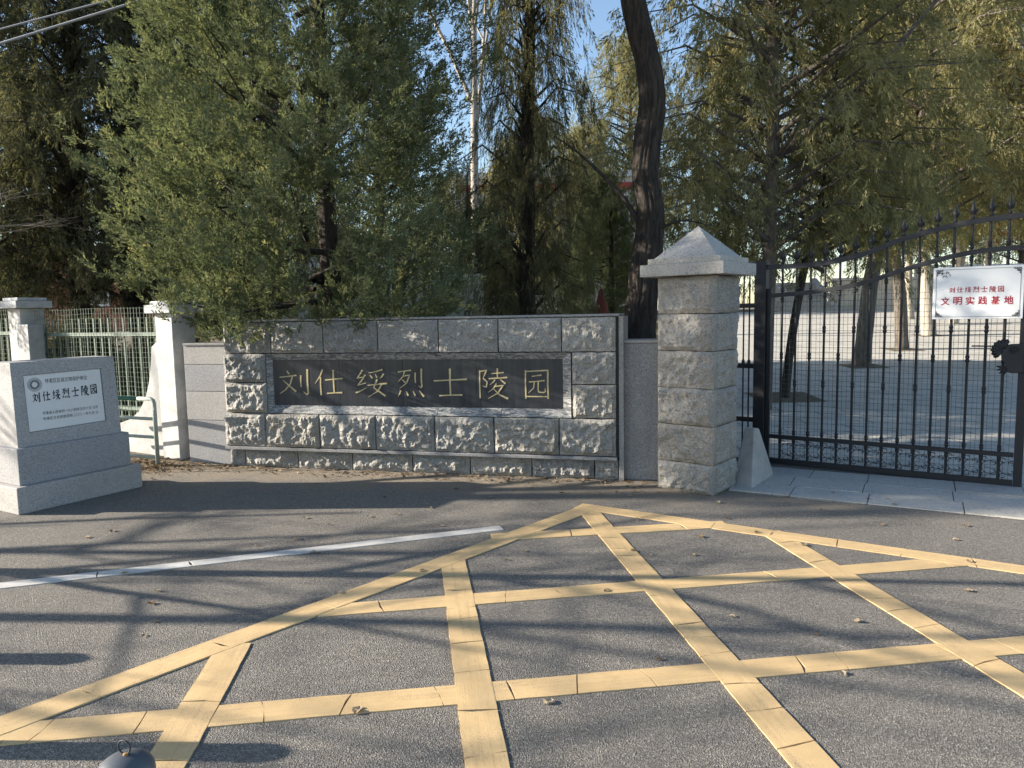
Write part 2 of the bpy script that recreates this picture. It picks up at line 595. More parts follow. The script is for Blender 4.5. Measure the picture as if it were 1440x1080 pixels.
# paving apron of stone slabs in front of the gate, each slab a piece
apron = thing('pavement', '', '')
del apron['label'], apron['category']
struct(apron)
fa, fb = Vector((1.99, 5.90, 0)), Vector((8.6, 2.20, 0))
fd = (fb - fa).normalized()
fn = Vector((-fd.y, fd.x, 0))
bed = MB()
bed.v = [tuple(fa - fn * .004), tuple(fb - fn * .004), (9.6, 2.4, 0), tuple(GA + GU * 2.6 + Vector((.03, .05, 0))), tuple(GA + Vector((.03, .04, 0))), (1.95, 6.9, 0)]
bed.v = [(x, y, .002) for x, y, z in bed.v]
bed.f = [tuple(range(6))]
bed.obj('joint_bed', 'mortar', apron)
rowd = [0, .34, .70, 1.08, 1.5]
for r in range(4):
    x = -.75 - .17 * (r % 2)
    while x < 5.2:
        w = rnd.uniform(.45, .68)
        n0, n1 = rowd[r] + .004, rowd[r + 1] - .004
        quad = [fa + fd * (x + .004) + fn * n0, fa + fd * (x + w - .004) + fn * n0, fa + fd * (x + w - .004) + fn * n1, fa + fd * (x + .004) + fn * n1]
        x += w
        def ok(p):
            rel = p - GA
            back = rel.dot(Vector((-GU.y, GU.x, 0)))
            along = rel.dot(GU)
            return back < .14 and along > -.95 and (p - Vector((1.62, 5.828, 0))).dot(Vector((.766, -.643, 0))) > -.35
        if sum(ok(p) for p in quad) < 3:
            continue
        z = .012 + rnd.uniform(-.003, .004)
        tl = [rnd.uniform(-.002, .002) for _ in range(4)]
        s = MB()
        s.v = [(p.x, p.y, z + t) for p, t in zip(quad, tl)] + [(p.x, p.y, -.01) for p in quad]
        s.f = [(0, 1, 2, 3), (0, 4, 5, 1), (1, 5, 6, 2), (2, 6, 7, 3), (3, 7, 4, 0)]
        s.obj('paving_slab', 'slab', apron)

# road markings: thick cracked paint, every unbroken length a piece of the road
def marking(name, mat, p0, p1, w, seed, lo=.22, hi=.75, z=.004):
    r = random.Random(seed)
    a, b = Vector((*p0, 0)), Vector((*p1, 0))
    d = (b - a)
    L = d.length
    d.normalize()
    n = Vector((-d.y, d.x, 0))
    x = 0
    sk0 = 0
    while x < L - .02:
        l = min(r.uniform(lo, hi), L - x)
        if L - x - l < .12:
            l = L - x
        sk1 = r.uniform(-.02, .02) if x + l < L - .01 else 0
        gap = .0026
        m = max(3, int(l / .05))
        vs = []
        for side in (1, -1):
            for i in range(m + 1):
                t = x + gap + (l - 2 * gap) * i / m
                t += (sk0 * (1 - i / m) + sk1 * i / m) * side
                wob = w / 2 + .0035 * noise.noise(Vector((t * 9, side * 3.3, seed))) + .002 * noise.noise(Vector((t * 40, side * 3.3, seed)))
                q = a + d * t + n * wob * side
                vs.append((q.x, q.y, z))
        # cracked ends: jagged mid points
        q0 = a + d * (x + gap + r.uniform(-.008, .008)) + n * r.uniform(-.03, .03)
        q1 = a + d * (x + l - gap + r.uniform(-.008, .008)) + n * r.uniform(-.03, .03)
        top = [m + 1 + i for i in range(m + 1)]
        idx = top + ([2 * m + 2] if x + l < L - .01 else []) + [m - i for i in range(m + 1)] + ([2 * m + 3] if x > .01 else [])
        vs += [(q1.x, q1.y, z), (q0.x, q0.y, z)]
        nv = len(vs)
        vs += [(x_, y_, -.002) for x_, y_, z_ in vs]
        s = MB()
        s.v = vs
        s.f = [tuple(idx)] + [(idx[i], idx[i] + nv, idx[(i + 1) % len(idx)] + nv, idx[(i + 1) % len(idx)]) for i in range(len(idx))]
        o = mesh_obj(name, s.mesh(name), mat, road)
        la = o.data.attributes.new('lane', 'FLOAT_VECTOR', 'POINT')
        vals = []
        for vx in o.data.vertices:
            rel = vx.co - a
            vals += [rel.dot(d), rel.dot(n), seed * 7.7]
        la.data.foreach_set('vector', vals)
        sk0 = sk1
        x += l

YW = .15
marking('yellow_line', 'yellow', (-2.55, 1.93), (.60, 5.56), YW, 1, .2, .6, .0065)
marking('yellow_line', 'yellow', (.50, 5.60), (4.6, 2.95), YW, 2, .25, .6, .0060)
marking('yellow_line', 'yellow', (-2.05, 2.545), (3.9, 3.35), YW, 3, .1, .4, .0045)
marking('yellow_line', 'yellow', (-1.02, 3.645), (2.70, 4.215), YW, 4, .2, .7, .0045)
marking('yellow_line', 'yellow', (-.16, 4.835), (1.50, 5.045), YW, 5, .3, .7, .0045)
marking('yellow_line', 'yellow', (-1.315, 3.28), (-1.14, 1.75), YW, 6, .2, .6, .0055)
marking('yellow_line', 'yellow', (-.385, 4.40), (.03, 1.30), YW, 7, .1, .36, .0055)
marking('yellow_line', 'yellow', (.555, 5.53), (1.11, 1.30), YW, 8, .12, .4, .0055)
marking('yellow_line', 'yellow', (1.735, 4.86), (2.22, 1.30), YW, 9, .12, .4, .0055)
marking('white_line', 'white_mark', (-6.5, 2.92), (-.09, 5.055), .105, 10, .3, .8, .0045)

# ---------------------------------------------------------------- name wall
wall = thing('name_wall', 'long rough granite wall with black plate carrying seven gold characters', 'wall', WO, WROT)
# local frame: x along the wall, -y towards the street
core = MB()
core.box(.02, 3.975, .045, .38, 0, .20)
core.box(.02, 3.975, .012, .40, .20, 1.47)
core.obj('core', 'mortar', wall)
sidx = [100]
def wstone(x0, x1, z0, z1, yf, bulge=.04, rough=.03, mat='granite_rough', name='stone', depth=.10, chip=0, step=.0165):
    sidx[0] += 1
    me = stone(x1 - x0 - .010, z1 - z0 - .010, depth, sidx[0], bulge, rough, .012, step, chip)
    return mesh_obj(name, me, mat, wall, (x0 + .005, yf, z0 + .005))
pe_ = [.0, .175, .77, 1.365, 1.995, 2.575, 3.17, 3.752, 3.97]
for a, b in zip(pe_, pe_[1:]):
    wstone(a, b, 0, .185, .0, .032, .022, depth=.12)
for a, b in zip([0, .46, 1.055, 1.65, 2.25, 2.83, 3.44], [.46, 1.055, 1.65, 2.25, 2.83, 3.44, 3.955]):
    wstone(a, b, .222, .562, -.062, .045, .024)
for z0, z1 in ((.562, .868), (.868, 1.158)):
    wstone(.02, .50, z0, z1, -.062, .05, .026, depth=.13)
    wstone(3.56, 3.955, z0, z1, -.058, .035, .02, depth=.13)
for a, b in zip([.03, .56, 1.13, 1.70, 2.31, 2.885, 3.47], [.56, 1.13, 1.70, 2.31, 2.885, 3.47, 3.955]):
    wstone(a, b, 1.158, 1.468, -.055, .035 if a < 1.5 else .018, .028 if a < 1.5 else .014)
led = MB().box(.0, 3.962, -.075, .04, .188, .219, .004)
led.obj('ledge', 'granite_sawn', wall)
cop = MB().box(.02, 3.985, -.045, .42, 1.471, 1.492, .004)
cop.obj('coping', 'granite_sawn', wall)
endp = MB().box(3.977, 4.02, -.04, .40, .0, 1.469, .003)
endp.obj('end_slab', 'granite_sawn', wall)
# bevelled moulding round the plate
fx0, fx1, fz0, fz1 = .505, 3.553, .566, 1.154
ix0, ix1, iz0, iz1 = .552, 3.475, .640, 1.094
yo, yi = -.064, -.022
def mould(p, name='moulding'):
    s = MB()
    s.prism(p, (0, .06, 0))
    s.obj(name, 'moulding', wall)
cuts = [fx0, 1.12, 1.72, 2.28, 2.90, fx1]
for i in range(5):
    a, b = cuts[i] + .002, cuts[i + 1] - .002
    ai = max(a, ix0 + .002) if i == 0 else a
    bi = min(b, ix1 - .002) if i == 4 else b
    mould([(a, yo, fz0), (b, yo, fz0), (bi, yi, iz0), (ai, yi, iz0)])
    mould([(ai, yi, iz1), (bi, yi, iz1), (b, yo, fz1), (a, yo, fz1)])
mould([(ix1, yi, iz0), (fx1, yo, fz0), (fx1, yo, fz1), (ix1, yi, iz1)])
mould([(fx0, yo, fz0), (ix0, yi, iz0), (ix0, yi, iz1), (fx0, yo, fz1)])
pj = [ix0, .60, 1.27, 1.93, 2.66, ix1]
for a, b in zip(pj, pj[1:]):
    if b - a > .1:
        MB().box(a + .0015 if a > .7 else ix0, b - .0015, yi + .003, yi + .03, iz0 - .01, iz1 + .01).obj('plate_panel', 'black_plate', wall)

# brush-stroke characters (100 x 100 box, y up)
STROKES = {
 '刘': [[(28, 90, 3), (35, 78, 8)], [(6, 67, 5), (30, 70, 5), (57, 74, 8)], [(45, 71, 7), (37, 44, 6), (22, 24, 5), (4, 10, 2)], [(16, 57, 3), (34, 38, 6), (54, 18, 9)], [(70, 74, 7), (69, 52, 6), (70, 34, 5)], [(90, 95, 8), (89, 50, 7), (90, 12, 8), (86, 8, 6), (76, 18, 2)]],
 '仕': [[(31, 94, 8), (22, 72, 6), (4, 46, 2)], [(23, 68, 7), (22, 40, 6), (23, 6, 7)], [(38, 58, 6), (65, 61, 5), (97, 64, 8)], [(66, 92, 8), (66, 50, 7), (67, 15, 6)], [(43, 13, 6), (68, 15, 5), (94, 16, 8)]],
 '绥': [[(26, 92, 7), (17, 76, 5), (9, 65, 5), (31, 70, 4)], [(34, 76, 7), (22, 56, 5), (10, 41, 5), (35, 49, 4)], [(4, 16, 8), (20, 23, 6), (38, 34, 2)], [(86, 94, 8), (66, 87, 5), (44, 82, 2)], [(48, 76, 3), (55, 65, 8)], [(64, 78, 3), (69, 67, 8)], [(89, 80, 8), (83, 70, 5), (77, 64, 2)], [(40, 41, 5), (70, 45, 5), (98, 48, 8)], [(69, 62, 8), (58, 33, 5), (70, 24, 6), (92, 6, 8)], [(83, 46, 6), (70, 22, 5), (42, 3, 2)]],
 '烈': [[(8, 86, 6), (30, 89, 5), (52, 92, 7)], [(30, 88, 6), (24, 71, 5), (6, 52, 2)], [(24, 72, 5), (47, 76, 7), (36, 50, 5), (10, 30, 2)], [(21, 61, 3), (32, 51, 7)], [(66, 84, 7), (65, 66, 6), (66, 50, 5)], [(87, 97, 8), (86, 64, 7), (87, 38, 7), (84, 34, 5), (76, 41, 2)], [(15, 25, 8), (11, 14, 6), (5, 5, 2)], [(34, 23, 3), (40, 8, 9)], [(57, 23, 3), (64, 8, 9)], [(78, 25, 3), (93, 5, 10)]],
 '士': [[(2, 57, 7), (48, 60, 5), (98, 63, 9)], [(50, 97, 9), (49, 50, 7), (50, 11, 6)], [(17, 9, 7), (50, 11, 5), (84, 12, 8)]],
 '陵': [[(11, 92, 6), (10, 50, 6), (11, 2, 7)], [(11, 88, 5), (33, 92, 7), (22, 68, 3)], [(21, 67, 4), (34, 54, 6), (31, 38, 6), (19, 42, 2)], [(48, 81, 5), (68, 83, 5), (87, 85, 7)], [(67, 98, 8), (66, 80, 6), (67, 67, 5)], [(39, 65, 6), (68, 67, 5), (97, 69, 8)], [(59, 62, 7), (52, 53, 5), (42, 45, 2)], [(75, 63, 3), (91, 49, 9)], [(63, 50, 7), (54, 34, 5), (37, 21, 2)], [(57, 40, 4), (84, 44, 7), (67, 19, 6), (36, 1, 2)], [(53, 33, 3), (72, 14, 6), (99, 1, 10)]],
 '园': [[(14, 92, 7), (13, 50, 6), (14, 2, 7)], [(14, 88, 5), (50, 90, 5), (88, 92, 8), (87, 50, 7), (88, 2, 8)], [(15, 9, 5), (50, 9, 5), (86, 9, 5)], [(35, 73, 5), (50, 75, 4), (67, 77, 7)], [(25, 55, 5), (50, 57, 4), (77, 60, 7)], [(43, 57, 6), (40, 36, 5), (23, 20, 2)], [(56, 58, 6), (55, 30, 5), (58, 23, 6), (74, 22, 6), (79, 25, 5), (78, 36, 2)]],
}
def glyph_mesh(ch, size, wf=1.0, depth=.003):
    """strokes as rounded ribbons in the local xz plane, facing -y"""
    s = MB()
    for si, st in enumerate(STROKES[ch]):
        pts = []
        for a, b in zip(st, st[1:]):
            for i in range(4):
                t = i / 4
                pts.append(tuple(a[q] * (1 - t) + b[q] * t for q in range(3)))
        pts.append(st[-1])
        n = len(pts)
        Lp, Rp = [], []
        for i, (x, y, w) in enumerate(pts):
            x0, y0, _ = pts[max(0, i - 1)]
            x1, y1, _ = pts[min(n - 1, i + 1)]
            dx, dy = x1 - x0, y1 - y0
            l = math.hypot(dx, dy) or 1
            hw = w * wf * .5
            Lp.append((x - dy / l * hw, y + dx / l * hw))
            Rp.append((x + dy / l * hw, y - dx / l * hw))
        dz = -depth - si * .0002
        k_ = size / 100
        vs = [(x * k_, dz, y * k_) for x, y in Lp] + [(x * k_, dz, y * k_) for x, y in Rp]
        fs = [(i + 1, i, n + i, n + i + 1) for i in range(n - 1)]
        s.add(vs, fs)
        bk = [(x * k_, 0, y * k_) for x, y in Lp] + [(x * k_, 0, y * k_) for x, y in Rp]
        s.add(vs + bk, [(i, i + 1, 2 * n + i + 1, 2 * n + i) for i in range(n - 1)] + [(n + i + 1, n + i, 3 * n + i, 3 * n + i + 1) for i in range(n - 1)])
    return s.mesh('character')
NAME = '刘仕绥烈士陵园'
for ch, (a, b) in zip(NAME, [(.60, .965), (.995, 1.315), (1.425, 1.775), (1.86, 2.16), (2.235, 2.575), (2.66, 2.965), (3.09, 3.37)]):
    me = glyph_mesh(ch, .29, .66)
    o = mesh_obj('gold_character', me, 'gold', wall, (a, yi + .003, .725))
    o.scale = ((b - a) / .29, 1, 1.0)

# smooth side wings
lw = thing('wing_wall', 'low smooth granite wing wall between white post and rough name wall', 'wall', (-3.40, 7.585, 0), math.atan2(-.13, .50))
MB().box(.003, .50, .02, .30, 0, 1.235).obj('core', 'mortar', lw)
for z0, z1 in ((0, .46), (.465, .76), (.765, 1.04), (1.045, 1.236)):
    MB().box(.0, .508, 0, .06, z0, z1, .003).obj('facing_panel', 'granite_stele', lw)
MB().box(-.0, .51, -.012, .31, 1.238, 1.262, .003).obj('coping', 'granite_sawn', lw)
rw = thing('wing_wall', 'narrow dark granite wing wall between name wall and gate pillar', 'wall', (.985, 6.487, 0), math.atan2(-.066, .269))
MB().box(.01, .45, .02, .26, 0, 1.225).obj('core', 'mortar', rw)
MB().box(.005, .46, 0, .05, 0, 1.228, .003).obj('facing_panel', 'granite_sawn', rw)
MB().box(.002, .47, -.012, .28, 1.231, 1.258, .003).obj('coping', 'granite_stele', rw)

# ---------------------------------------------------------------- gate pillar
PROT = math.atan2(-.643, .766)
pil = thing('gate_pillar', 'square rough granite gate pillar with pyramid cap', 'pillar', (1.62, 5.828, 0), PROT)
# local: front face y=0 from x=-.5..0, right face x=0 from y=0..-(-.46)
PW, PD = .505, .45
MB().box(-PW + .06, -.06, .06, PD - .06, 0, 1.785).obj('core', 'mortar', pil)
zc = [0, .25, .565, .872, 1.178, 1.482, 1.787]
for i in range(6):
    hh = zc[i + 1] - zc[i] - .006
    o = mesh_obj('stone', stone(PW - .004, hh, .06, 300 + i, .04, .018, .010, .017), 'granite_pillar', pil, (-PW + .002, 0, zc[i] + .003))
    o = mesh_obj('stone', stone(PD - .064, hh, .06, 310 + i, .035, .02, .010, .02), 'granite_pillar', pil, (-.002, .062, zc[i] + .003))
    o.rotation_euler[2] = R(90)
    o = mesh_obj('stone', stone(PD - .064, hh, .06, 320 + i, .04, .02, .010, .03), 'granite_pillar', pil, (-PW + .002, PD - .002, zc[i] + .003))
    o.rotation_euler[2] = R(-90)
    o = mesh_obj('stone', stone(PW - .132, hh, .06, 330 + i, .03, .02, .010, .03), 'granite_pillar', pil, (-.066, PD, zc[i] + .003))
    o.rotation_euler[2] = R(180)
cx, cy = -PW / 2, PD / 2
cap = MB().box(cx - PW / 2 - .115, cx + PW / 2 + .115, cy - PD / 2 - .10, cy + PD / 2 + .10, 1.790, 1.888, .005).obj('cap_slab', 'granite_cap', pil)
MB().box(cx - PW / 2 - .065, cx + PW / 2 + .065, cy - PD / 2 - .055, cy + PD / 2 + .055, 1.890, 1.936, .004).obj('cap_step', 'granite_cap', pil)
p = MB()
q = [(cx - PW / 2 - .025, cy - PD / 2 - .02), (cx + PW / 2 + .025, cy - PD / 2 - .02), (cx + PW / 2 + .025, cy + PD / 2 + .02), (cx - PW / 2 - .025, cy + PD / 2 + .02)]
p.v = [(x, y, 1.938) for x, y in q] + [(cx, cy, 2.205)]
p.f = [(3, 2, 1, 0), (0, 1, 4), (1, 2, 4), (2, 3, 4), (3, 0, 4)]
p.obj('pyramid_top', 'granite_cap', pil)

# concrete wedge at the pillar foot
w = MB()
w.v = [(2.00, 6.02, 0), (2.37, 6.53, 0), (2.26, 6.68, 0), (1.88, 6.20, 0), (2.13, 6.36, .47), (2.20, 6.45, .45), (2.13, 6.52, .45), (2.06, 6.42, .47)]
w.f = [(3, 2, 1, 0), (4, 5, 6, 7), (0, 1, 5, 4), (1, 2, 6, 5), (2, 3, 7, 6), (3, 0, 4, 7)]
wo = w.obj('wheel_guard', 'concrete')
tag(wo, 'sloping grey concrete wedge at the foot of the gate pillar', 'kerb block')
bv = wo.modifiers.new('b', 'BEVEL'); bv.width = .012; bv.segments = 2

# ---------------------------------------------------------------- iron gate
gp = thing('gate_post', 'thick black iron gate post joined to the pillar by a narrow grille', 'gate post', GA, GROT)
MB().box(-.165, -.055, -.045, .065, 0, 1.96, .006).obj('post', 'iron', gp)
MB().box(-.42, -.167, -.01, .04, 1.93, 1.97, .003).obj('top_bar', 'iron', gp)
for x in (-.225, -.28):
    MB().lathe([(.008, .02), (.008, .95), (.016, .97), (.016, 1.0), (.008, 1.02), (.008, 1.93)], 8, x, .015).obj('bar', 'iron', gp)
for z in (.40, .93, 1.52):
    MB().box(-.42, -.167, 0, .03, z, z + .045, .003).obj('cross_bar', 'iron', gp)

gate = thing('iron_gate', 'tall black iron gate leaf with curved top rails and spear points', 'gate', GA, GROT)
def interp(tab, x):
    xs_, zs_ = zip(*tab)
    n = len(tab)
    if x <= xs_[0]: return zs_[0]
    for i in range(n - 1):
        if x <= xs_[i + 1]:
            t = (x - xs_[i]) / (xs_[i + 1] - xs_[i])
            m0 = (zs_[i + 1] - zs_[max(0, i - 1)]) / (xs_[i + 1] - xs_[max(0, i - 1)])
            m1 = (zs_[min(n - 1, i + 2)] - zs_[i]) / (xs_[min(n - 1, i + 2)] - xs_[i])
            dx = xs_[i + 1] - xs_[i]
            return (2*t**3 - 3*t*t + 1) * zs_[i] + (t**3 - 2*t*t + t) * dx * m0 + (-2*t**3 + 3*t*t) * zs_[i + 1] + (t**3 - t*t) * dx * m1
    return zs_[-1]
T1 = [(-.13, 1.905), (.385, 1.911), (.766, 1.976), (1.122, 2.098), (1.564, 2.190), (2.02, 2.225)]
T2 = [(-.05, 1.63), (.39, 1.661), (.773, 1.721), (1.13, 1.833), (1.573, 1.941), (2.02, 1.968)]
def rail(tab, x0, x1, hw, hz, name):
    s = MB()
    n = 40
    for i in range(n + 1):
        x = x0 + (x1 - x0) * i / n
        z = interp(tab, x)
        s.v += [(x, -hw, z - hz), (x, hw, z - hz), (x, hw, z + hz), (x, -hw, z + hz)]
    for i in range(n):
        a = i * 4
        for j in range(4):
            s.f.append((a + j, a + (j + 1) % 4, a + 4 + (j + 1) % 4, a + 4 + j))
    s.f += [(0, 1, 2, 3), (n * 4 + 3, n * 4 + 2, n * 4 + 1, n * 4)]
    o = s.obj(name, 'iron_worn', gate)
    smooth_angle(o, 50)
rail(T1, -.13, 2.015, .022, .022, 'top_rail')
rail(T2, -.05, 1.955, .018, .020, 'second_rail')
MB().box(-.05, 1.955, -.018, .018, .255, .292, .003).obj('lower_rail', 'iron', gate)
MB().box(-.05, 1.955, -.022, .022, .012, .062, .003).obj('bottom_rail', 'iron', gate)
MB().box(-.052, -.012, -.02, .02, .0, 1.70, .003).obj('hinge_stile', 'iron', gate)
MB().box(1.957, 2.02, -.024, .024, .0, 2.20, .004).obj('lock_stile', 'iron', gate)
fin = MB().lathe([(.009, 0), (.017, .008), (.017, .018), (.008, .028), (.008, .04), (.022, .062), (.024, .075), (.013, .105), (.006, .14), (.001, .165)], 8).mesh('finial', True)
# flatten spear into leaf shape, with two small side barbs
colr = MB().lathe([(.010, -.024), (.0165, -.015), (.0165, -.005), (.012, 0), (.0165, .005), (.0165, .015), (.010, .024)], 8).mesh('collar', True)
barb = MB().tube([(0, 0, .035), (.018, 0, .05), (.028, 0, .075), (.03, 0, .092)], [.005, .005, .004, .001], 5).tube([(0, 0, .035), (-.018, 0, .05), (-.028, 0, .075), (-.03, 0, .092)], [.005, .005, .004, .001], 5).mesh('barb', True)
sc_ = MB()
def circ(cx, cz, r, a0=0, a1=360, n=14, rr=.0032):
    pts = []
    for i in range(n + 1):
        t = i / n
        a = R(a0 + (a1 - a0) * t)
        pts.append((cx + r * math.cos(a), 0, cz + r * math.sin(a)))
    sc_.tube(pts, rr, 5)
circ(0, .158, .055, 35, 325, 16)
circ(.026, .200, .020, -90, 200, 10)
circ(.026, .116, .020, 90, -200, 10)
circ(-.036, .225, .018, 0, 300, 10)
circ(-.036, .092, .018, 60, 360, 10)
scroll = sc_.mesh('scroll', True)
for me_ in (fin, colr, barb, scroll):
    me_.materials.append(M['iron'])
for i in range(15):
    x = .088 + .1262 * i
    zt = interp(T1, x)
    z2 = interp(T2, x)
    b = MB().lathe([(.0105, .03), (.0105, zt + .01)], 8, x, 0).obj('bar', 'iron', gate, True)
    smooth_angle(b, 40)
    f = mesh_obj('finial', fin, None, b, (x, 0, zt + .02))
    g = mesh_obj('finial_barb', barb, None, b, (x, 0, zt + .02))
    cl = [z2 + .05, z2 - .05, .325, .235]
    cl += [1.06] if i % 2 == 0 else [1.31, .80]
    for z in cl:
        c = mesh_obj('collar', colr, None, b, (x, 0, z))
        if abs(z - 1.06) < .3:
            c.scale = (1, 1, 1.5)
    if i < 15:
        mesh_obj('scroll', scroll, None, gate, (x + .063, 0, 0))
wm = MB()
x = .0
while x < 1.95:
    zt = interp(T2, x) - .03
    wob = rnd.uniform(-.003, .003)
    wm.tube([(x, .022, .06), (x + wob, .024, .9), (x - wob, .022, zt)], .0019, 3, False)
    x += .0385 + rnd.uniform(-.006, .006)
z = .09
while z < 1.63:
    pts = [(xx / 10, .0235 + .001 * math.sin(xx), z + .004 * noise.noise(Vector((xx * .4, z * 9, 1)))) for xx in range(0, 20)]
    wm.tube(pts, .0019, 3, False)
    z += .052 + rnd.uniform(-.008, .008)
wm.obj('wire_mesh', 'wire_green', gate)

# lock plate ornament
lp = thing('lock_plate', 'black cast iron shell and scroll lock plate on the gate', 'lock', GA + GU * 1.93 + Vector((0, 0, 1.085)) - Vector((-GU.y, GU.x, 0)) * .03, GROT)
def extr(poly, y0, y1, name, mat='iron'):
    s = MB().prism([(x, y0, z) for x, z in poly], (0, y1 - y0, 0))
    o = s.obj(name, mat, lp)
    bv = o.modifiers.new('b', 'BEVEL'); bv.width = .006; bv.segments = 2
    return o
extr([(-.085, .085), (-.03, .105), (.06, .11), (.06, -.125), (-.02, -.13), (-.075, -.115), (-.06, -.06), (-.085, -.03), (-.095, .03)], -.03, 0, 'shield')
extr([(-.075 + .074 * math.cos(R(a)), .055 + .074 * math.sin(R(a))) for a in range(60, 245, 12)], -.016, -.001, 'shell')
for i in range(8):
    a = R(75 + i * 21)
    c = Vector((-.075, 0, .055))
    tip = c + Vector((math.cos(a), 0, math.sin(a))) * .078
    MB().tube([c + Vector((0, -.02, 0)), c.lerp(tip, .5) + Vector((0, -.03, 0)), tip + Vector((0, -.022, 0)), tip + Vector((0, -.01, 0)) + (tip - c) * .1], [.006, .014, .018, .008], 8).obj('shell_rib', 'iron', lp, True)
for cxx, czz, s0 in ((-.01, .055, 1), (-.075, -.10, .7)):
    pts = []
    for i in range(26):
        a = i * .48
        r = (.034 - .0012 * i) * s0
        pts.append((cxx + r * math.cos(a), -.034, czz + r * math.sin(a)))
    MB().tube(pts, .0055, 6).obj('scroll', 'iron', lp, True)
for i in range(4):
    a = R(175 + i * 26)
    c = Vector((-.05, 0, -.085))
    tip = c + Vector((math.cos(a), 0, math.sin(a))) * .07
    MB().tube([c + Vector((0, -.02, 0)), c.lerp(tip, .6) + Vector((0, -.028, 0)), tip + Vector((0, -.012, 0))], [.006, .012, .004], 7).obj('leaf_rib', 'iron', lp, True)
MB().tube([(-.30, .012, .085), (-.07, .012, .085)], .006, 8).obj('bolt', 'iron', lp, True)

# text to mesh
def text_mesh(body, size, offset=0.0, spacing=1.0):
    cu = bpy.data.curves.new('print', 'FONT')
    cu.body = body
    cu.size = size
    cu.align_x = 'LEFT'
    cu.space_character = spacing
    cu.offset = offset
    cu.fill_mode = 'FRONT'
    cu.resolution_u = 3
    o = bpy.data.objects.new('print', cu)
    COL.objects.link(o)
    bpy.context.view_layer.update()
    me = bpy.data.meshes.new_from_object(o.evaluated_get(bpy.context.evaluated_depsgraph_get()))
    bpy.data.objects.remove(o)
    me.name = 'lettering'
    return me
def text_on(parent, body, x0, x1, z, h, mat, y, offset=0.0, name='lettering', shear=0.0):
    """fit the text between x0 and x1 in the local xz plane facing -y"""
    me = text_mesh(body, 1.0, offset)
    n = len(me.vertices)
    co = np.empty(n * 3, np.float32)
    me.vertices.foreach_get('co', co)
    co = co.reshape(-1, 3)
    mn, mx = co.min(0), co.max(0)
    out = np.zeros_like(co)
    zr = (co[:, 1] - mn[1]) / (mx[1] - mn[1])
    out[:, 0] = x0 + (co[:, 0] - mn[0]) / (mx[0] - mn[0]) * (x1 - x0) + shear * zr * h
    out[:, 2] = z + zr * h
    out[:, 1] = y
    me.vertices.foreach_set('co', out.ravel())
    me.materials.clear()
    me.update()
    return mesh_obj(name, me, mat, parent)

# gate sign
gs = thing('gate_sign', 'white enamel sign with two rows of red characters wired to gate', 'sign', GA + GU * 1.335 + Vector((0, 0, 1.395)) - Vector((-GU.y, GU.x, 0)) * .03, GROT)
SW, SH = .635, .432
MB().box(0, SW, -.008, .004, 0, SH, .003).obj('board', 'sign_white', gs)
brd = MB()
for a, b, c, d in ((.022, SW - .022, SH - .021, SH - .018), (.022, SW - .022, .018, .021), (.022, .0245, .022, SH - .022), (SW - .0245, SW - .022, .022, SH - .022)):
    brd.box(a, b, -.0105, -.0085, c, d)
brd.obj('border_line', 'grey_print', gs)
for cxs, czs, sx_, sz_ in ((.022, SH - .02, 1, -1), (SW - .022, SH - .02, -1, -1), (.022, .02, 1, 1), (SW - .022, .02, -1, 1)):
    c = MB()
    for (px_, pz_, r_) in ((.008, .008, .011), (.028, .008, .008), (.008, .026, .008), (.044, .006, .005), (.006, .042, .005), (.022, .022, .007)):
        pts = []
        for i in range(12):
            a = i * .62
            rr = r_ * (1 - i * .055)
            pts.append((cxs + sx_ * (px_ + rr * math.cos(a)), -.0115, czs + sz_ * (pz_ + rr * math.sin(a))))
        c.tube(pts, .0021, 4)
    c.obj('corner_ornament', 'black_print', gs)
lg = MB()
for st in ([(.062, .395), (.07, .372)], [(.055, .384), (.082, .388)], [(.07, .388), (.058, .366)], [(.098, .398), (.09, .374)], [(.09, .386), (.115, .392)], [(.104, .39), (.118, .372)], [(.078, .366), (.07, .348)], [(.07, .358), (.1, .364)], [(.09, .362), (.104, .346)], [(.124, .372), (.12, .356)]):
    lg.tube([(x, -.0105, z) for x, z in st], [.0028, .0014], 4)
lg.obj('logo', 'black_print', gs)
xs_ = np.linspace(.115, .515, 8)
for i, ch in enumerate(NAME):
    o = mesh_obj('red_character', glyph_mesh(ch, .05, 1.7, .0006), 'red_print', gs, (xs_[i], -.0092, .218))
    o.scale = (.92, 1, 1.0)
for i, ch in enumerate('文明实践基地'):
    x = .062 + i * .0885
    text_on(gs, ch, x, x + .063, .118, .068, 'red_print', -.0105, .018, 'red_character')

# ---------------------------------------------------------------- stele with white plaque
SU = Vector((.497, .868, 0))
stl = thing('stone_stele', 'stepped grey granite stele with inset white plaque at the left', 'stele', (-3.899, 5.634, 0), math.atan2(SU.y, SU.x))
MB().box(0, 1.045, 0, .56, 0, .215, .006).obj('base_step', 'granite_stele', stl)
MB().box(.052, .985, .055, .51, .2155, .512, .006).obj('middle_step', 'granite_stele', stl)
tb = MB()
def ring(x0, x1, y0, y1, z): return [(x0, y0, z), (x1, y0, z), (x1, y1, z), (x0, y1, z)]
T0 = ring(.085, .945, .105, .465, .5125)
T3 = ring(.09, .94, .135, .435, 1.195)
def onf(x, z):   # point on the sloping front face
    t = (z - .5125) / (1.195 - .5125)
    return (x, .105 + .03 * t, z)
tb.v = T0 + T3 + [onf(.178, .622), onf(.822, .632), onf(.818, 1.098), onf(.176, 1.087)]
inner = [(x, y + .018, z) for x, y, z in tb.v[8:12]]
tb.v += inner
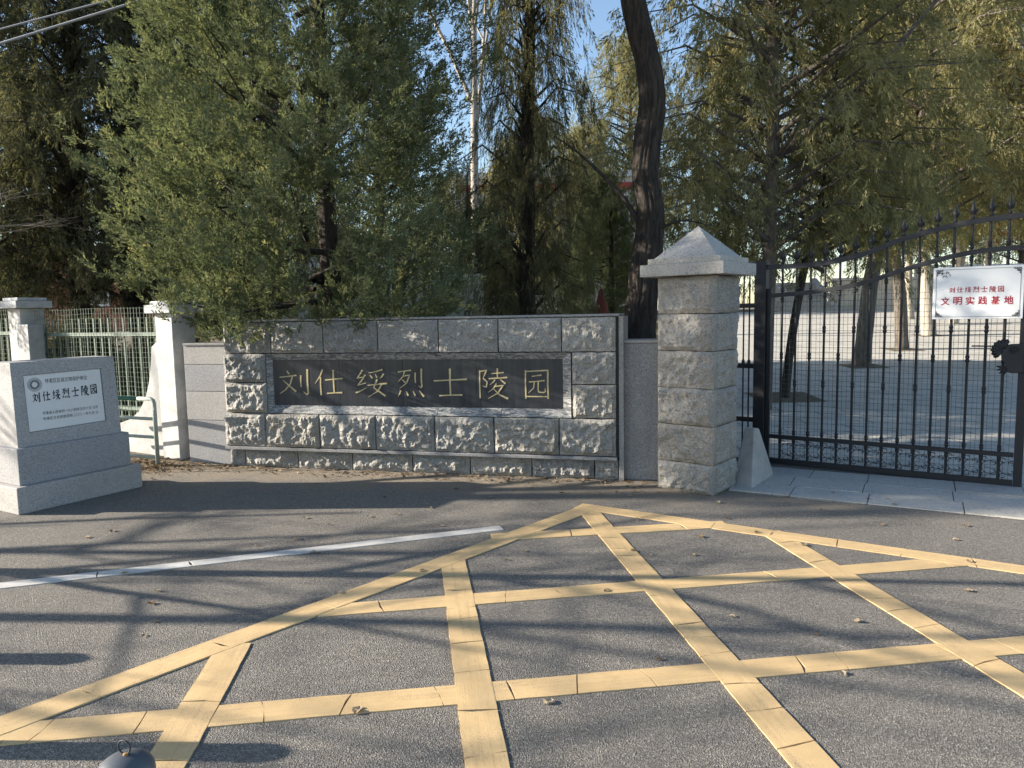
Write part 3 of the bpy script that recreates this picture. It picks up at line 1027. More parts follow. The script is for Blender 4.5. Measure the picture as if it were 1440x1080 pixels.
tb.f = [(3, 2, 1, 0), (4, 5, 6, 7), (1, 2, 6, 5), (2, 3, 7, 6), (3, 0, 4, 7), (0, 1, 9, 8), (1, 5, 10, 9), (5, 4, 11, 10), (4, 0, 8, 11)]
tb.f += [(8, 9, 13, 12), (9, 10, 14, 13), (10, 11, 15, 14), (11, 8, 12, 15), (12, 13, 14, 15)]
tb.obj('top_block', 'granite_stele', stl)
pl = MB()
v0 = [Vector(q) for q in inner]
cc = sum(v0, Vector()) / 4
v1 = [cc + (q - cc) * .975 for q in v0]
pl.prism([(q.x, q.y - .010, q.z) for q in v1], (0, .009, 0))
plq = pl.obj('plaque', 'plaque', stl)
YS = lambda z: .105 + .03 * ((z - .5125) / .6825) + .018 - .0112
def onpl(me_obj, z):
    me_obj.location.y = YS(z)
    me_obj.rotation_euler[0] = R(-2.5)
    return me_obj
def ptext(body, x0, x1, z, h, mat, off=0):
    o = text_on(plq, body, x0, x1, 0, h, mat, -.0008, off)
    o.location = (0, YS(z), z)
    o.rotation_euler[0] = R(-2.5)
ptext('怀柔区区级文物保护单位', .345, .690, 1.008, .038, 'black_print', 0.0)
for i, ch in enumerate(NAME):
    o = mesh_obj('character', glyph_mesh(ch, .088, 1.7, .0008), 'black_print', plq, (.232 + i * .079, YS(.86), .855 + i * .004))
    o.scale = (.72, 1, 1)
    o.rotation_euler[0] = R(-2.5)
ptext('怀柔县人民政府一九八四年五月十日 公布', .300, .760, .752, .026, 'black_print', 0.0)
ptext('怀柔区文化和旅游局二〇二一年九月 立', .300, .760, .706, .026, 'black_print', 0.0)
em = MB()
def ann(r0, r1, n=36, rays=0):
    for i in range(n):
        a0, a1 = 2 * math.pi * i / n, 2 * math.pi * (i + (.62 if rays else 1)) / n
        em.add([(r0 * math.cos(a0), -.001, r0 * math.sin(a0)), (r1 * math.cos(a0 + (.1 if rays else 0)), -.001, r1 * math.sin(a0 + (.1 if rays else 0))), (r1 * math.cos(a1 + (.1 if rays else 0)), -.001, r1 * math.sin(a1 + (.1 if rays else 0))), (r0 * math.cos(a1), -.001, r0 * math.sin(a1))], [(3, 2, 1, 0)])
ann(.054, .0565)
ann(.026, .0355)
ann(.021, .026, 12, 1)
ann(.0365, .041, 30, 1)
ann(.045, .050, 22, 1)
e = em.obj('emblem', 'grey_print', plq, loc=(.262, YS(1.005), 1.005))
e.rotation_euler[0] = R(-2.5)

# ---------------------------------------------------------------- white posts, fence, pipe rail at the left
def white_post(loc, rot, label, flare_dir, flare_len, z0=0):
    t = thing('fence_post', label, 'post', loc, rot, 'white plastered posts of the park fence')
    MB().box(-.13, .15, -.14, .14, -.15, 1.575, .006).obj('shaft', 'plaster', t)
    MB().box(-.20, .22, -.21, .21, 1.578, 1.665, .006).obj('cap', 'plaster_cap', t)
    MB().box(-.16, .18, -.17, .17, 1.668, 1.705, .005).obj('cap_top', 'plaster_cap', t)
    return t
PA = R(-30)
FD = Vector((-.894, .447, 0))      # fence direction leading left
FROT = math.atan2(-FD.y, -FD.x)
p2 = white_post((-3.60, 7.86, 0), PA, 'white plastered fence post with curved flared foot beside wing wall', None, 0)
# curved flare in the fence plane, given in world direction, parented to post
fl = MB()
prof = [(0, 1.32), (.17, 1.22), (.20, 1.02), (.25, .82), (.33, .64), (.45, .50), (.60, .41), (.78, .36)]
poly = [(0, -.15)] + [(-x, z) for x, z in prof] + [(-.78, -.15)]
poly = [(x, -.10, z) for x, z in poly]
fl.prism(poly[::-1], (0, .20, 0))
flo = fl.obj('flared_foot', 'plaster', p2)
flo.matrix_parent_inverse = Matrix.Identity(4)
flo.rotation_euler[2] = FROT - PA
flo.location = (-.10, .0, 0)
p1w = Vector((-5.97, 9.05, .1))
p1 = white_post(p1w, PA, 'white plastered fence post with grey metal box behind the stele', None, 0)
mbx = MB().box(.16, .42, -.20, -.02, .75, 1.38, .006).obj('metal_box', 'metal_box', p1)
white_post((-8.35, 10.24, .15), PA, 'white plastered fence post farthest to the left', None, 0)

def fence(a, b, label):
    a, b = Vector(a), Vector(b)
    d = b - a
    L = d.length
    t = thing('mesh_fence', label, 'fence', a, math.atan2(d.y, d.x))
    MB().box(0, L, -.015, .015, 1.255, 1.295).obj('rail', 'fence_green', t)
    MB().box(0, L, -.015, .015, .42, .455).obj('rail', 'fence_green', t)
    bar = MB().box(-.007, .007, -.007, .007, .30, 1.46).mesh('bar')
    bar.materials.append(M['fence_green'])
    n = int(L / .125)
    for i in range(1, n):
        mesh_obj('bar', bar, None, t, (L * i / n, .026, 0))
    wm = MB()
    x = .02
    r = random.Random(len(label))
    while x < L:
        wm.tube([(x, -.03, .25), (x + r.uniform(-.01, .01), -.035 + r.uniform(-.01, .01), .9), (x + r.uniform(-.01, .01), -.03, 1.575)], .0017, 3, False)
        x += .052
    z = .3
    while z < 1.6:
        wm.tube([(L * i / 12, -.031 + .006 * noise.noise(Vector((i * .8, z, 3))), z + .012 * noise.noise(Vector((i * .5, z * 3, 5)))) for i in range(13)], .0017, 3, False)
        z += .055
    wm.obj('wire_mesh', 'wire_pale', t)
fence(p1w + Vector((.18, -.08, -.02)), (-3.80, 7.97, 0), 'pale green wire mesh fence between the two white posts')
fence((-8.2, 10.16, .1), p1w + Vector((-.18, .08, .0)), 'pale green wire mesh fence at the left edge')

rl = thing('pipe_railing', 'low green and white pipe railing between stele and white post', 'railing', (-3.66, 7.42, 0), R(158))
# local +x runs left, away from the end upright
def pipe(pts, name, mat, r=.021):
    MB().tube(pts, r, 10).obj(name, mat, rl, True)
pipe([(0, 0, .03), (0, 0, .66), (.012, 0, .69), (.045, 0, .705), (.22, 0, .705)], 'upright', 'rail_white')
pipe([(.222, 0, .705), (1.5, 0, .705)], 'top_pipe', 'rail_green')
pipe([(.02, 0, .50), (1.5, 0, .50)], 'middle_pipe', 'rail_white', .017)
pipe([(.02, 0, .31), (1.5, 0, .31)], 'middle_pipe', 'rail_white', .017)
pipe([(.02, 0, .10), (1.5, 0, .10)], 'lower_pipe', 'rail_white', .017)
pipe([(1.2, 0, -.02), (1.2, 0, .683)], 'upright', 'rail_white')

# ---------------------------------------------------------------- bollards in the foreground
def bollard(loc, label):
    t = thing('bollard', label, 'bollard', loc, rnd.uniform(0, 6), 'grey steel bollards along the road edge')
    sm = MB().lathe([(.055, -.02), (.055, .565)], 28).obj('pipe', 'bollard', t)
    smooth_angle(sm, 40)
    prof = [(.058, .566), (.0585, .582)] + [(.0585 * math.cos(R(a)), .582 + .040 * math.sin(R(a))) for a in range(10, 90, 10)] + [(.002, .6225)]
    dm = MB().lathe(prof, 28).obj('dome_cap', 'bollard', t)
    smooth_angle(dm, 40)
    pts = [(.0150 * math.cos(a), .002, .637 + .0150 * math.sin(a)) for a in np.linspace(R(-90), R(270), 22)]
    MB().tube(pts, .0019, 6, False).obj('ring', 'black_print', t, True)
    MB().lathe([(.006, .618), (.005, .6245), (.001, .6255)], 8, .004, 0).obj('weld', 'rust', t, True)
    return t
b0 = bollard((-.83, 1.455, -.012), 'grey steel bollard with domed cap and ring in the foreground')
b0.rotation_euler[2] = R(-15)
bollard((-2.56, 2.50, 0), 'grey bollard left of the picture throwing the shadow beside the foreground bollard')
bollard((-3.69, 3.24, 0), 'grey bollard farther left throwing the short shadow at the left edge')

# ---------------------------------------------------------------- overhead cables and their pole
def cable(a, b, sag, label, r):
    a, b = Vector(a), Vector(b)
    pts = [a.lerp(b, i / 30) - Vector((0, 0, sag * 4 * (i / 30) * (1 - i / 30))) for i in range(31)]
    tag(MB().tube(pts, r, 6).obj('overhead_cable', 'cable', None, True), label, 'cable', 'overhead cables')
cable((-24, 7.5, -.89), (16, 7.5, 9.91), 0, 'lower grey cable crossing the upper left corner', .012)
cable((-24, 8.2, .32), (16, 8.2, 9.64), 0, 'thin upper grey cable crossing the upper left corner', .010)

# ---------------------------------------------------------------- foliage
def sprig_template(n, seed, spread, ll, lw):
    r = np.random.default_rng(seed)
    V, F = [], []
    for i in range(n):
        t = .02 + .9 * i / n
        a = r.uniform(0, 2 * np.pi)
        rad = np.array([np.cos(a), np.sin(a), 0])
        d = np.array([0, 0, 1.]) + rad * spread * r.uniform(.4, 1.3)
        d /= np.linalg.norm(d)
        l = ll * r.uniform(.7, 1.2) * (1 - .35 * t)
        p = np.array([0, 0, t * .85]) + rad * .02
        s = np.cross(d, r.normal(size=3))
        s /= np.linalg.norm(s)
        w = lw * r.uniform(.7, 1.3) * .5
        o = len(V)
        V += [p, p + d * l * .45 + s * w, p + d * l, p + d * l * .45 - s * w]
        F.append((o, o + 1, o + 2, o + 3))
    return np.array(V), np.array(F)

def scatter(name, P, D, S, templates, r, tint=None):
    """place the leaf sprigs of one crown: real faces in one mesh"""
    N = len(P)
    D = D / np.linalg.norm(D, axis=1, keepdims=True)
    h = r.normal(size=(N, 3))
    X = np.cross(h, D)
    X /= np.linalg.norm(X, axis=1, keepdims=True)
    Y = np.cross(D, X)
    if tint is None:
        tint = np.clip(r.normal(.45, .22, N), 0, 1)
    Vs, Fs, Ts = [], [], []
    off = 0
    which = r.integers(0, len(templates), N)
    for ti, (tv, tf) in enumerate(templates):
        ix = np.where(which == ti)[0]
        if len(ix) == 0:
            continue
        B = np.stack([X[ix], Y[ix], D[ix]], axis=1)          # n,3,3
        W = np.einsum('vk,nkj->nvj', tv, B) * S[ix][:, None, None] + P[ix][:, None, :]
        nv = len(tv)
        Vs.append(W.reshape(-1, 3))
        Fs.append((tf[None] + (np.arange(len(ix)) * nv)[:, None, None] + off).reshape(-1, 4))
        Ts.append(np.repeat(tint[ix], nv))
        off += nv * len(ix)
    return np_mesh(name, np.concatenate(Vs), np.concatenate(Fs), np.concatenate(Ts))

def norm(v):
    return v / (np.linalg.norm(v) + 1e-9)

def lobes(seed):
    s = Vector((seed * 3.1, seed * 1.7, seed))
    return lambda th, z, f=1.3: noise.noise(Vector((math.cos(th) * f, math.sin(th) * f, z * .8)) + s)

def juniper(seed, zr, env, zmin, nl, plumes, per, sl, cen=(0, 0), lean=.55):
    """upright scale-leaved juniper: ascending limbs carrying feathery plumes"""
    r = np.random.default_rng(seed)
    lb = lobes(seed)
    P, D, S, T = [], [], [], []
    limbs = MB()
    for i in range(nl):
        z0 = zr[0] + (zr[1] - zr[0]) * (i + r.uniform()) / nl
        th = i * 2.39996 + r.uniform(-.4, .4)
        er = np.interp(z0, *zip(*env)) * (1 + .42 * lb(th, z0)) * r.uniform(.86, 1.1)
        rise = er * lean * r.uniform(.3, 1.2) * (1 if z0 > 2.6 else .35)
        a = np.array([cen[0] * min(1, z0 / 3), cen[1] * min(1, z0 / 3), max(.9, z0 - rise)])
        b = np.array([cen[0] + er * np.cos(th), cen[1] + er * np.sin(th), z0 + rise * .25])
        b[2] = max(b[2], zmin(th) + r.uniform(0, .3))
        mid = (a + b) / 2 + np.array([0, 0, -.12 * er])
        if i % 5 == 0:
            limbs.tube([a, mid, b * .7 + mid * .3], [.02 + .008 * er, .012, .004], 5, False)
        for k in range(plumes):
            t = .30 + .70 * np.sqrt((k + r.uniform()) / plumes)
            base = (a * (1 - t) ** 2 + 2 * mid * t * (1 - t) + b * t * t) + r.normal(size=3) * np.array([.13, .13, .09])
            out = norm(np.array([np.cos(th), np.sin(th), 0]) + r.normal(size=3) * .5)
            ax = norm(out * .8 + np.array([0, 0, .7]) + r.normal(size=3) * .2)
            L = r.uniform(.16, .34)
            m = int(per * r.uniform(.7, 1.3))
            q = r.uniform(0, 1, m)
            rad = (.012 + .06 * (1 - q)) * r.uniform(.3, 1, m)
            rr = r.normal(size=(m, 3))
            rr /= np.linalg.norm(rr, axis=1, keepdims=True)
            P.append(base + ax * (q * L)[:, None] + rr * rad[:, None])
            D.append(ax * 1.0 + rr * .6 + np.array([0, 0, .1]))
            S.append(sl * r.uniform(.7, 1.25, m) * (1 - .3 * q))
            tt = r.normal(.42, .12) + .12 * (q - .5)
            T.append(np.clip(tt + r.normal(0, .13, m), 0, 1))
    return np.concatenate(P), np.concatenate(D), np.concatenate(S), np.concatenate(T), limbs

def drooper(seed, zr, env, nl, strands, per, sl):
    """loose cypress with arching limbs and hanging sprays"""
    r = np.random.default_rng(seed)
    lb = lobes(seed)
    P, D, S, T = [], [], [], []
    limbs = MB()
    for i in range(nl):
        z0 = zr[0] + (zr[1] - zr[0]) * (i + r.uniform()) / nl
        th = i * 2.39996 + r.uniform(-.5, .5)
        er = np.interp(z0, *zip(*env)) * (1 + .5 * lb(th, z0)) * r.uniform(.65, 1.15)
        o2 = np.array([np.cos(th), np.sin(th), 0])
        a = np.array([0, 0, z0 - .25 * er])
        c = o2 * er * .55 + np.array([0, 0, z0 + .18 * er])
        b = o2 * er + np.array([0, 0, z0 - .12 * er])
        limbs.tube([a, a * .25 + c * .5 + b * .25 - np.array([0, 0, .02]), b], [.02 + .01 * er, .014, .004], 5, False)
        for k in range(strands):
            t = .22 + .78 * (k + r.uniform()) / strands
            base = a * (1 - t) ** 2 + 2 * c * t * (1 - t) + b * t * t + r.normal(size=3) * np.array([.16, .16, .08])
            side = norm(o2 * .5 + r.normal(size=3) * np.array([.6, .6, .1]))
            L = r.uniform(.35, .95)
            m = int(per * r.uniform(.6, 1.4))
            q = r.uniform(0, 1, m)
            ax = norm(side * .55 + np.array([0, 0, -.75]))
            bow = side * (.25 * L)
            pos = base + ax * (q * L)[:, None] + bow * (q * (1 - q) * 2)[:, None]
            rr = r.normal(size=(m, 3))
            rr /= np.linalg.norm(rr, axis=1, keepdims=True)
            P.append(pos + rr * (.02 + .07 * r.uniform(0, 1, m))[:, None])
            D.append(ax * .9 + rr * .55 + np.array([0, 0, -.25]))
            S.append(sl * r.uniform(.65, 1.3, m))
            tt = r.normal(.45, .17)
            T.append(np.clip(tt + r.normal(0, .12, m), 0, 1))
    return np.concatenate(P), np.concatenate(D), np.concatenate(S), np.concatenate(T), limbs

TJ = [sprig_template(9, 50 + i, .7, .42, .12) for i in range(5)]
TD = [sprig_template(8, 70 + i, .5, .46, .075) for i in range(5)]

def zm_main(th):
    d = math.cos(th - math.radians(235))
    return 1.45 - .38 * max(0, d)
env_main = [(1.0, 1.1), (1.5, 1.5), (2.2, 1.72), (3.2, 1.72), (4.5, 1.6), (6, 1.25), (7.5, .75), (9, .15)]
P_, D_, S_, T_, limbs_main = juniper(3, (1.25, 8.8), env_main, zm_main, 330, 18, 15, .122, (-.12, -.45))
CR_MAIN = scatter('juniper_crown', P_, D_, S_, TJ, np.random.default_rng(5), T_)
env_b = [(1.6, 1.2), (2.4, 2.2), (4, 2.5), (6, 2.0), (8, 1.0), (9, .3)]
P_, D_, S_, T_, limbs_b1 = drooper(21, (2.7, 8.8), env_b, 112, 7, 25, .175)
CR_B1 = scatter('drooping_crown', P_, D_, S_, TD, np.random.default_rng(6), T_)
P_, D_, S_, T_, limbs_b2 = drooper(35, (2.3, 8.6), [(1.6, 1.0), (3, 1.9), (5, 1.9), (7, 1.3), (9, .3)], 100, 8, 25, .175)
CR_B2 = scatter('drooping_crown', P_, D_, S_, TD, np.random.default_rng(8), T_)
LM = {'m': limbs_main.mesh('limbs', True), 'b1': limbs_b1.mesh('limbs', True), 'b2': limbs_b2.mesh('limbs', True)}
for me_ in (CR_MAIN, CR_B1, CR_B2):
    me_.materials.append(M['leaf_olive'])
for me_ in LM.values():
    me_.materials.append(M['bark_dark'])

def put(me, name, parent, mat, loc=(0, 0, 0), rot=0, scale=1.0):
    o = bpy.data.objects.new(name, me)
    COL.objects.link(o)
    o.parent = parent
    o.location = loc
    o.rotation_euler[2] = rot
    o.scale = (scale, scale, scale) if isinstance(scale, (int, float)) else scale
    o.material_slots[0].link = 'OBJECT'
    o.material_slots[0].material = M[mat]
    return o

def spline(pts, rad, n=8):
    out, ro = [], []
    P = [Vector(p) for p in pts]
    for i in range(len(P) - 1):
        p0, p1, p2, p3 = P[max(0, i - 1)], P[i], P[i + 1], P[min(len(P) - 1, i + 2)]
        for k in range(n):
            t = k / n
            out.append(.5 * ((2 * p1) + (p2 - p0) * t + (2 * p0 - 5 * p1 + 4 * p2 - p3) * t * t + (3 * p1 - p0 - 3 * p2 + p3) * t ** 3))
            ro.append(rad[i] * (1 - t) + rad[i + 1] * t)
    out.append(P[-1]); ro.append(rad[-1])
    return out, ro

TREES = []
def tree(name, label, trunk, rad, bark, crown, leaf, at, rot=0, scale=1.0, group=None, limbs=None, sides=10, rough=.12, extra=None, lbark='bark_dark'):
    """trunk: world points; crown placed with its own foot at `at`"""
    base = Vector(trunk[0])
    t = thing(name, label, 'tree', base, 0, group)
    pts, ro = spline(trunk, rad)
    mb = MB().tube([p - base for p in pts], ro, sides, True, rough, len(TREES))
    if extra:
        for ep, er in extra:
            q, qr = spline(ep, er, 5)
            mb.tube([p - base for p in q], qr, 8, True, rough, len(TREES) + 3)
    mb.obj('trunk', bark, t, True)
    off = Vector(at) - base
    if limbs:
        put(LM[limbs], 'limbs', t, lbark, off, rot, scale)
    if crown:
        put(crown, 'crown', t, leaf, off, rot, scale)
    TREES.append(t)
    return t

# the big juniper over the left end of the name wall
tree('juniper_tree', 'dense green juniper overhanging the left end of the name wall', [(-2.08, 8.65, .0), (-2.08, 8.62, 1.5), (-2.1, 8.6, 2.5), (-2.12, 8.6, 5), (-2.15, 8.6, 8.4)], [.15, .12, .11, .08, .02], 'bark_dark', CR_MAIN, 'leaf_juniper', (-2.1, 8.55, 0), 0, 1, None, 'm')
# thick furrowed trunk behind the wall
tree('old_cypress', 'thick dark furrowed trunk rising behind the wall beside the pillar', [(1.34, 7.75, 0), (1.36, 7.75, 1.26), (1.40, 7.75, 1.79), (1.48, 7.75, 2.5), (1.42, 7.75, 2.88), (1.44, 7.75, 3.24), (1.49, 7.75, 3.6), (1.46, 7.75, 3.95), (1.30, 7.75, 4.65), (1.18, 7.8, 5.6), (1.2, 7.9, 8.5)], [.20, .165, .155, .145, .133, .133, .136, .130, .124, .115, .05], 'bark_dark', CR_B1, 'leaf_olive', (1.2, 7.95, 3.5), 2.1, .8, None, 'b1', 72, .16,
     [([(1.40, 7.75, 2.35), (1.15, 7.8, 2.75), (.75, 8.0, 3.2), (.5, 8.1, 3.4)], [.035, .024, .014, .005]), ([(1.45, 7.75, 2.3), (1.75, 7.6, 2.42), (2.05, 7.5, 2.35)], [.02, .012, .004]), ([(1.42, 7.7, 2.2), (1.2, 7.5, 2.4), (1.05, 7.4, 2.6)], [.014, .01, .003])])
# dark drooping tree in the middle
tree('weeping_cypress', 'dark weeping cypress behind the middle of the name wall', [(.2, 10.6, .15), (.24, 10.5, 1.6), (.28, 10.5, 3.9), (.34, 10.5, 5.8), (.3, 10.5, 8.6)], [.14, .12, .10, .07, .02], 'bark_dark', CR_B2, 'leaf_dark', (.26, 10.5, -1.3), .4, (.5, .65, 1.05), None, 'b2')
# dark trees at the left
tree('dark_cypress', 'dark cypress with bare lower trunk behind the mesh fence', [(-6.75, 11.5, .2), (-6.72, 11.5, 1.7), (-6.7, 11.5, 3.2), (-6.5, 11.5, 6.3), (-6.5, 11.5, 9)], [.17, .14, .12, .08, .02], 'bark_dark', CR_B2, 'leaf_dark', (-6.65, 11.5, -.1), 1.1, 1.05, None, 'b2')
tree('dark_cypress', 'dark cypress with leaning forked trunk left of the juniper', [(-5.95, 12.2, .25), (-6.25, 12.2, 1.6), (-6.4, 12.2, 2.8), (-6.1, 12.2, 5.5), (-6, 12.2, 8.5)], [.16, .13, .11, .08, .02], 'bark_dark', CR_B1, 'leaf_dark', (-6.1, 12.2, -.3), 4.0, .95, None, 'b1', extra=[([(-6.2, 12.2, 1.4), (-5.9, 12.3, 2.3), (-5.5, 12.3, 3.4)], [.09, .07, .04])])
tree('dark_cypress', 'dark cypress cut by the left edge of the picture', [(-8.6, 11.4, .2), (-8.6, 11.4, 3), (-8.5, 11.4, 8.6)], [.17, .13, .02], 'bark_dark', CR_B1, 'leaf_dark', (-8.6, 11.4, -.7), 2.6, 1.0, None, 'b1')
tree('dark_cypress', 'dark cypress farther back between juniper and left cypresses', [(-4.9, 13.4, .3), (-4.9, 13.4, 3), (-4.8, 13.4, 9)], [.18, .14, .02], 'bark_dark', CR_B2, 'leaf_dark', (-4.9, 13.4, -.4), 5.1, 1.05, None, 'b2')

tree('low_juniper', 'low dark drooping conifer filling the gap right of the big juniper', [(-.75, 12.8, .2), (-.75, 12.8, 1.5), (-.7, 12.8, 3.9)], [.09, .07, .01], 'bark_dark', CR_B2, 'leaf_dark', (-.55, 12.95, -.9), 2.4, (.5, .55, .5), None, 'b2')
tree('low_juniper', 'low olive juniper close behind the thick furrowed trunk', [(1.95, 14.2, .3), (1.95, 14.2, 1.5), (1.95, 14.2, 4)], [.09, .07, .01], 'bark_dark', CR_MAIN, 'leaf_juniper', (2.0, 14.3, -.3), 4.4, (.5, .5, .5), None, 'm')

for q_, (x, y, sc_x, lab) in enumerate([(-5.5, 9.6, .42, 'low dark shrub behind the mesh fence next to the left post'), (-4.6, 9.3, .40, 'low dark shrub behind the mesh fence next to the flared post'), (-7.3, 10.6, .45, 'low dark shrub behind the fence at the left edge')]):
    tree('low_shrub', lab, [(x, y, .05), (x, y, .6), (x + .03, y, 1.2)], [.035, .03, .01], 'bark_dark', CR_MAIN, 'leaf_dark', (x, y + .1, -.25), q_ * 2.1, (sc_x, sc_x, .2), None, None)

# trees along the plaza on the right
RG = 'cypresses on the plaza'
tree('plaza_cypress', 'slim straight cypress right behind the gate post with a long slanting limb', [(3.43, 9.9, .15), (3.43, 9.8, 1.45), (3.44, 9.8, 2.3), (3.46, 9.8, 3.67), (3.44, 9.8, 5.0), (3.43, 9.8, 8.5)], [.11, .09, .085, .08, .07, .02], 'bark_grey', CR_B1, 'leaf_olive', (3.44, 9.8, .1), .3, .95, RG, 'b1', lbark='bark_grey',
     extra=[([(3.44, 9.8, 3.4), (3.96, 9.6, 3.88), (4.5, 9.6, 4.22), (5.27, 9.6, 5.16), (6.0, 9.6, 5.9)], [.06, .05, .04, .03, .012])])
tree('plaza_cypress', 'thin dark leaning trunk just inside the iron gate', [(4.03, 10.75, .17), (4.10, 10.7, 1.02), (4.26, 10.7, 2.05), (4.54, 10.7, 3.26), (4.62, 10.7, 4.0), (4.7, 10.7, 7.5)], [.075, .06, .055, .05, .04, .01], 'bark_dark', CR_B2, 'leaf_olive', (4.65, 10.9, .3), 3.3, .9, RG, 'b2', lbark='bark_grey')
tree('plaza_cypress', 'grey cypress trunk leaning right in a tree pit on the plaza', [(6.79, 14.1, .34), (6.85, 14.1, 1.52), (7.0, 14.1, 2.49), (7.31, 14.1, 3.33), (7.61, 14.1, 4.3), (7.81, 14.1, 5.21), (7.9, 14.1, 9)], [.165, .14, .13, .11, .10, .09, .02], 'bark_grey', CR_B1, 'leaf_olive', (7.7, 14.1, .3), 1.8, 1.1, RG, 'b1', lbark='bark_grey', extra=[([(7.1, 14.1, 2.8), (7.0, 14.0, 3.6), (6.6, 13.9, 4.6)], [.06, .05, .02])])
tree('plaza_cypress', 'straight grey cypress trunk third from the gate post', [(9.03, 16.9, .48), (8.94, 16.9, 1.85), (8.76, 16.9, 2.88), (8.67, 16.9, 3.6), (8.59, 16.9, 5.2), (8.6, 16.9, 9)], [.16, .125, .115, .10, .09, .02], 'bark_grey', CR_B2, 'leaf_olive', (8.65, 16.9, .5), .9, 1.1, RG, 'b2', lbark='bark_grey')
tree('plaza_cypress', 'pale grey cypress trunk just left of the white sign', [(11.6, 20.3, .64), (11.48, 20.3, 1.9), (11.31, 20.3, 3.3), (11.14, 20.3, 4.4), (10.95, 20.3, 6.8), (10.9, 20.3, 10)], [.21, .17, .16, .13, .1, .02], 'bark_pale', CR_B1, 'leaf_olive', (11.1, 20.3, .8), 5.2, 1.15, RG, 'b1', lbark='bark_grey')
tree('plaza_cypress', 'pale trunk seen above the white sign', [(18.2, 30, 1.15), (18.23, 30, 3.03), (18.4, 30, 4.5), (18.1, 30, 8), (18, 30, 11)], [.24, .2, .18, .12, .03], 'bark_pale', CR_B2, 'leaf_olive', (18.2, 30, 1.6), 2.2, 1.3, RG, 'b2', lbark='bark_grey')
tree('plaza_cypress', 'broad olive cypress filling the upper right corner', [(10.2, 13.2, .3), (10.2, 13.2, 3), (10.1, 13.2, 9)], [.17, .14, .02], 'bark_grey', CR_B1, 'leaf_olive', (10.2, 13.2, .9), 4.4, 1.05, RG, 'b1', lbark='bark_grey')
tree('rusty_cypress', 'rusty brown winter tree at the upper right edge', [(15.6, 22, .74), (15.6, 22, 4), (15.5, 22, 12)], [.22, .18, .03], 'bark_grey', CR_B2, 'leaf_brown', (15.6, 22, 1.2), 1.5, 1.45, None, 'b2')
for q_, (x, y, lab) in enumerate([(11.6, 24, 'slim sunlit trunk far back between the two grey plaza cypresses'), (14.7, 27, 'slim sunlit trunk far back behind the pale cypress trunk'), (14.8, 24.5, 'slim pale trunk hidden partly by the left half of the sign'), (17.6, 27, 'slim pale trunk behind the right half of the sign')]):
    z = slope(y)
    tree('plaza_cypress', lab, [(x, y, z - .02), (x + .12 * (-1) ** q_, y, z + 2), (x, y, z + 4.5), (x, y, z + 9)], [.15, .12, .10, .02], 'bark_pale', (CR_B2, CR_B1)[q_ % 2], 'leaf_olive', (x, y, z + .9), q_ * 1.9 + .5, .95, RG, ('b2', 'b1')[q_ % 2], lbark='bark_grey')
FARL = ['slim cypress in front of the middle of the white park building', 'slim cypress in front of the right end of the white park building', 'small cypress in front of the left end of the white park building',
        'cypress behind the white park building', 'tall cypress behind the right corner of the park building', 'cypress directly behind the plaza stairway',
        'cypress behind the terrace wall above the white sign', 'cypress behind the balustrade right of the sign', 'far cypress beyond the right edge of the balustrade',
        'far cypress behind the grey rendered house', 'tall far cypress seen left of the big juniper crown', 'far cypress behind the brick house', 'far cypress beyond the left end of the brick house', 'cypress close behind the left mesh fence']
BG = 'far cypresses closing the background'
far = [(.3, 33.5, 1.05), (3.4, 34.2, 1.1), (-2.6, 34, .85), (1.6, 40, 1.5), (6.5, 40, 1.8), (11, 38, 1.7), (19.5, 38, 1.6), (26, 37.5, 1.6), (31, 40, 1.9), (-12.5, 38, 1.9), (-7, 40, 2.0), (-18, 40, 2.0), (-24, 38, 1.8), (-10.6, 13.2, 1.1)]
for i, (x, y, s) in enumerate(far):
    z = slope(y)
    tree('far_cypress', FARL[i], [(x, y, z - .05), (x + .1, y, z + 2.5 * s), (x, y, z + 7.5 * s)], [.16 * s, .12 * s, .02], 'bark_grey', (CR_B1, CR_B2)[i % 2], 'leaf_dark' if x < 0 else 'leaf_olive', (x, y, z - .6 * s if x > 3 else z - 1.2 * s), i * 1.3, s, BG, ('b1', 'b2')[i % 2], 8, .1)

tree('shade_cypress', 'tall slim cypress added out of view at the left to shade the gate', [(-12.5, 6.5, 0), (-12.5, 6.5, 4), (-12.5, 6.45, 10)], [.16, .12, .02], 'bark_dark', CR_B2, 'leaf_dark', (-12.5, 6.42, 3.3), 2.7, (.42, .36, .8), None, 'b2')  # unseen tree added to shade gate and pillar, crown narrowed and raised for that

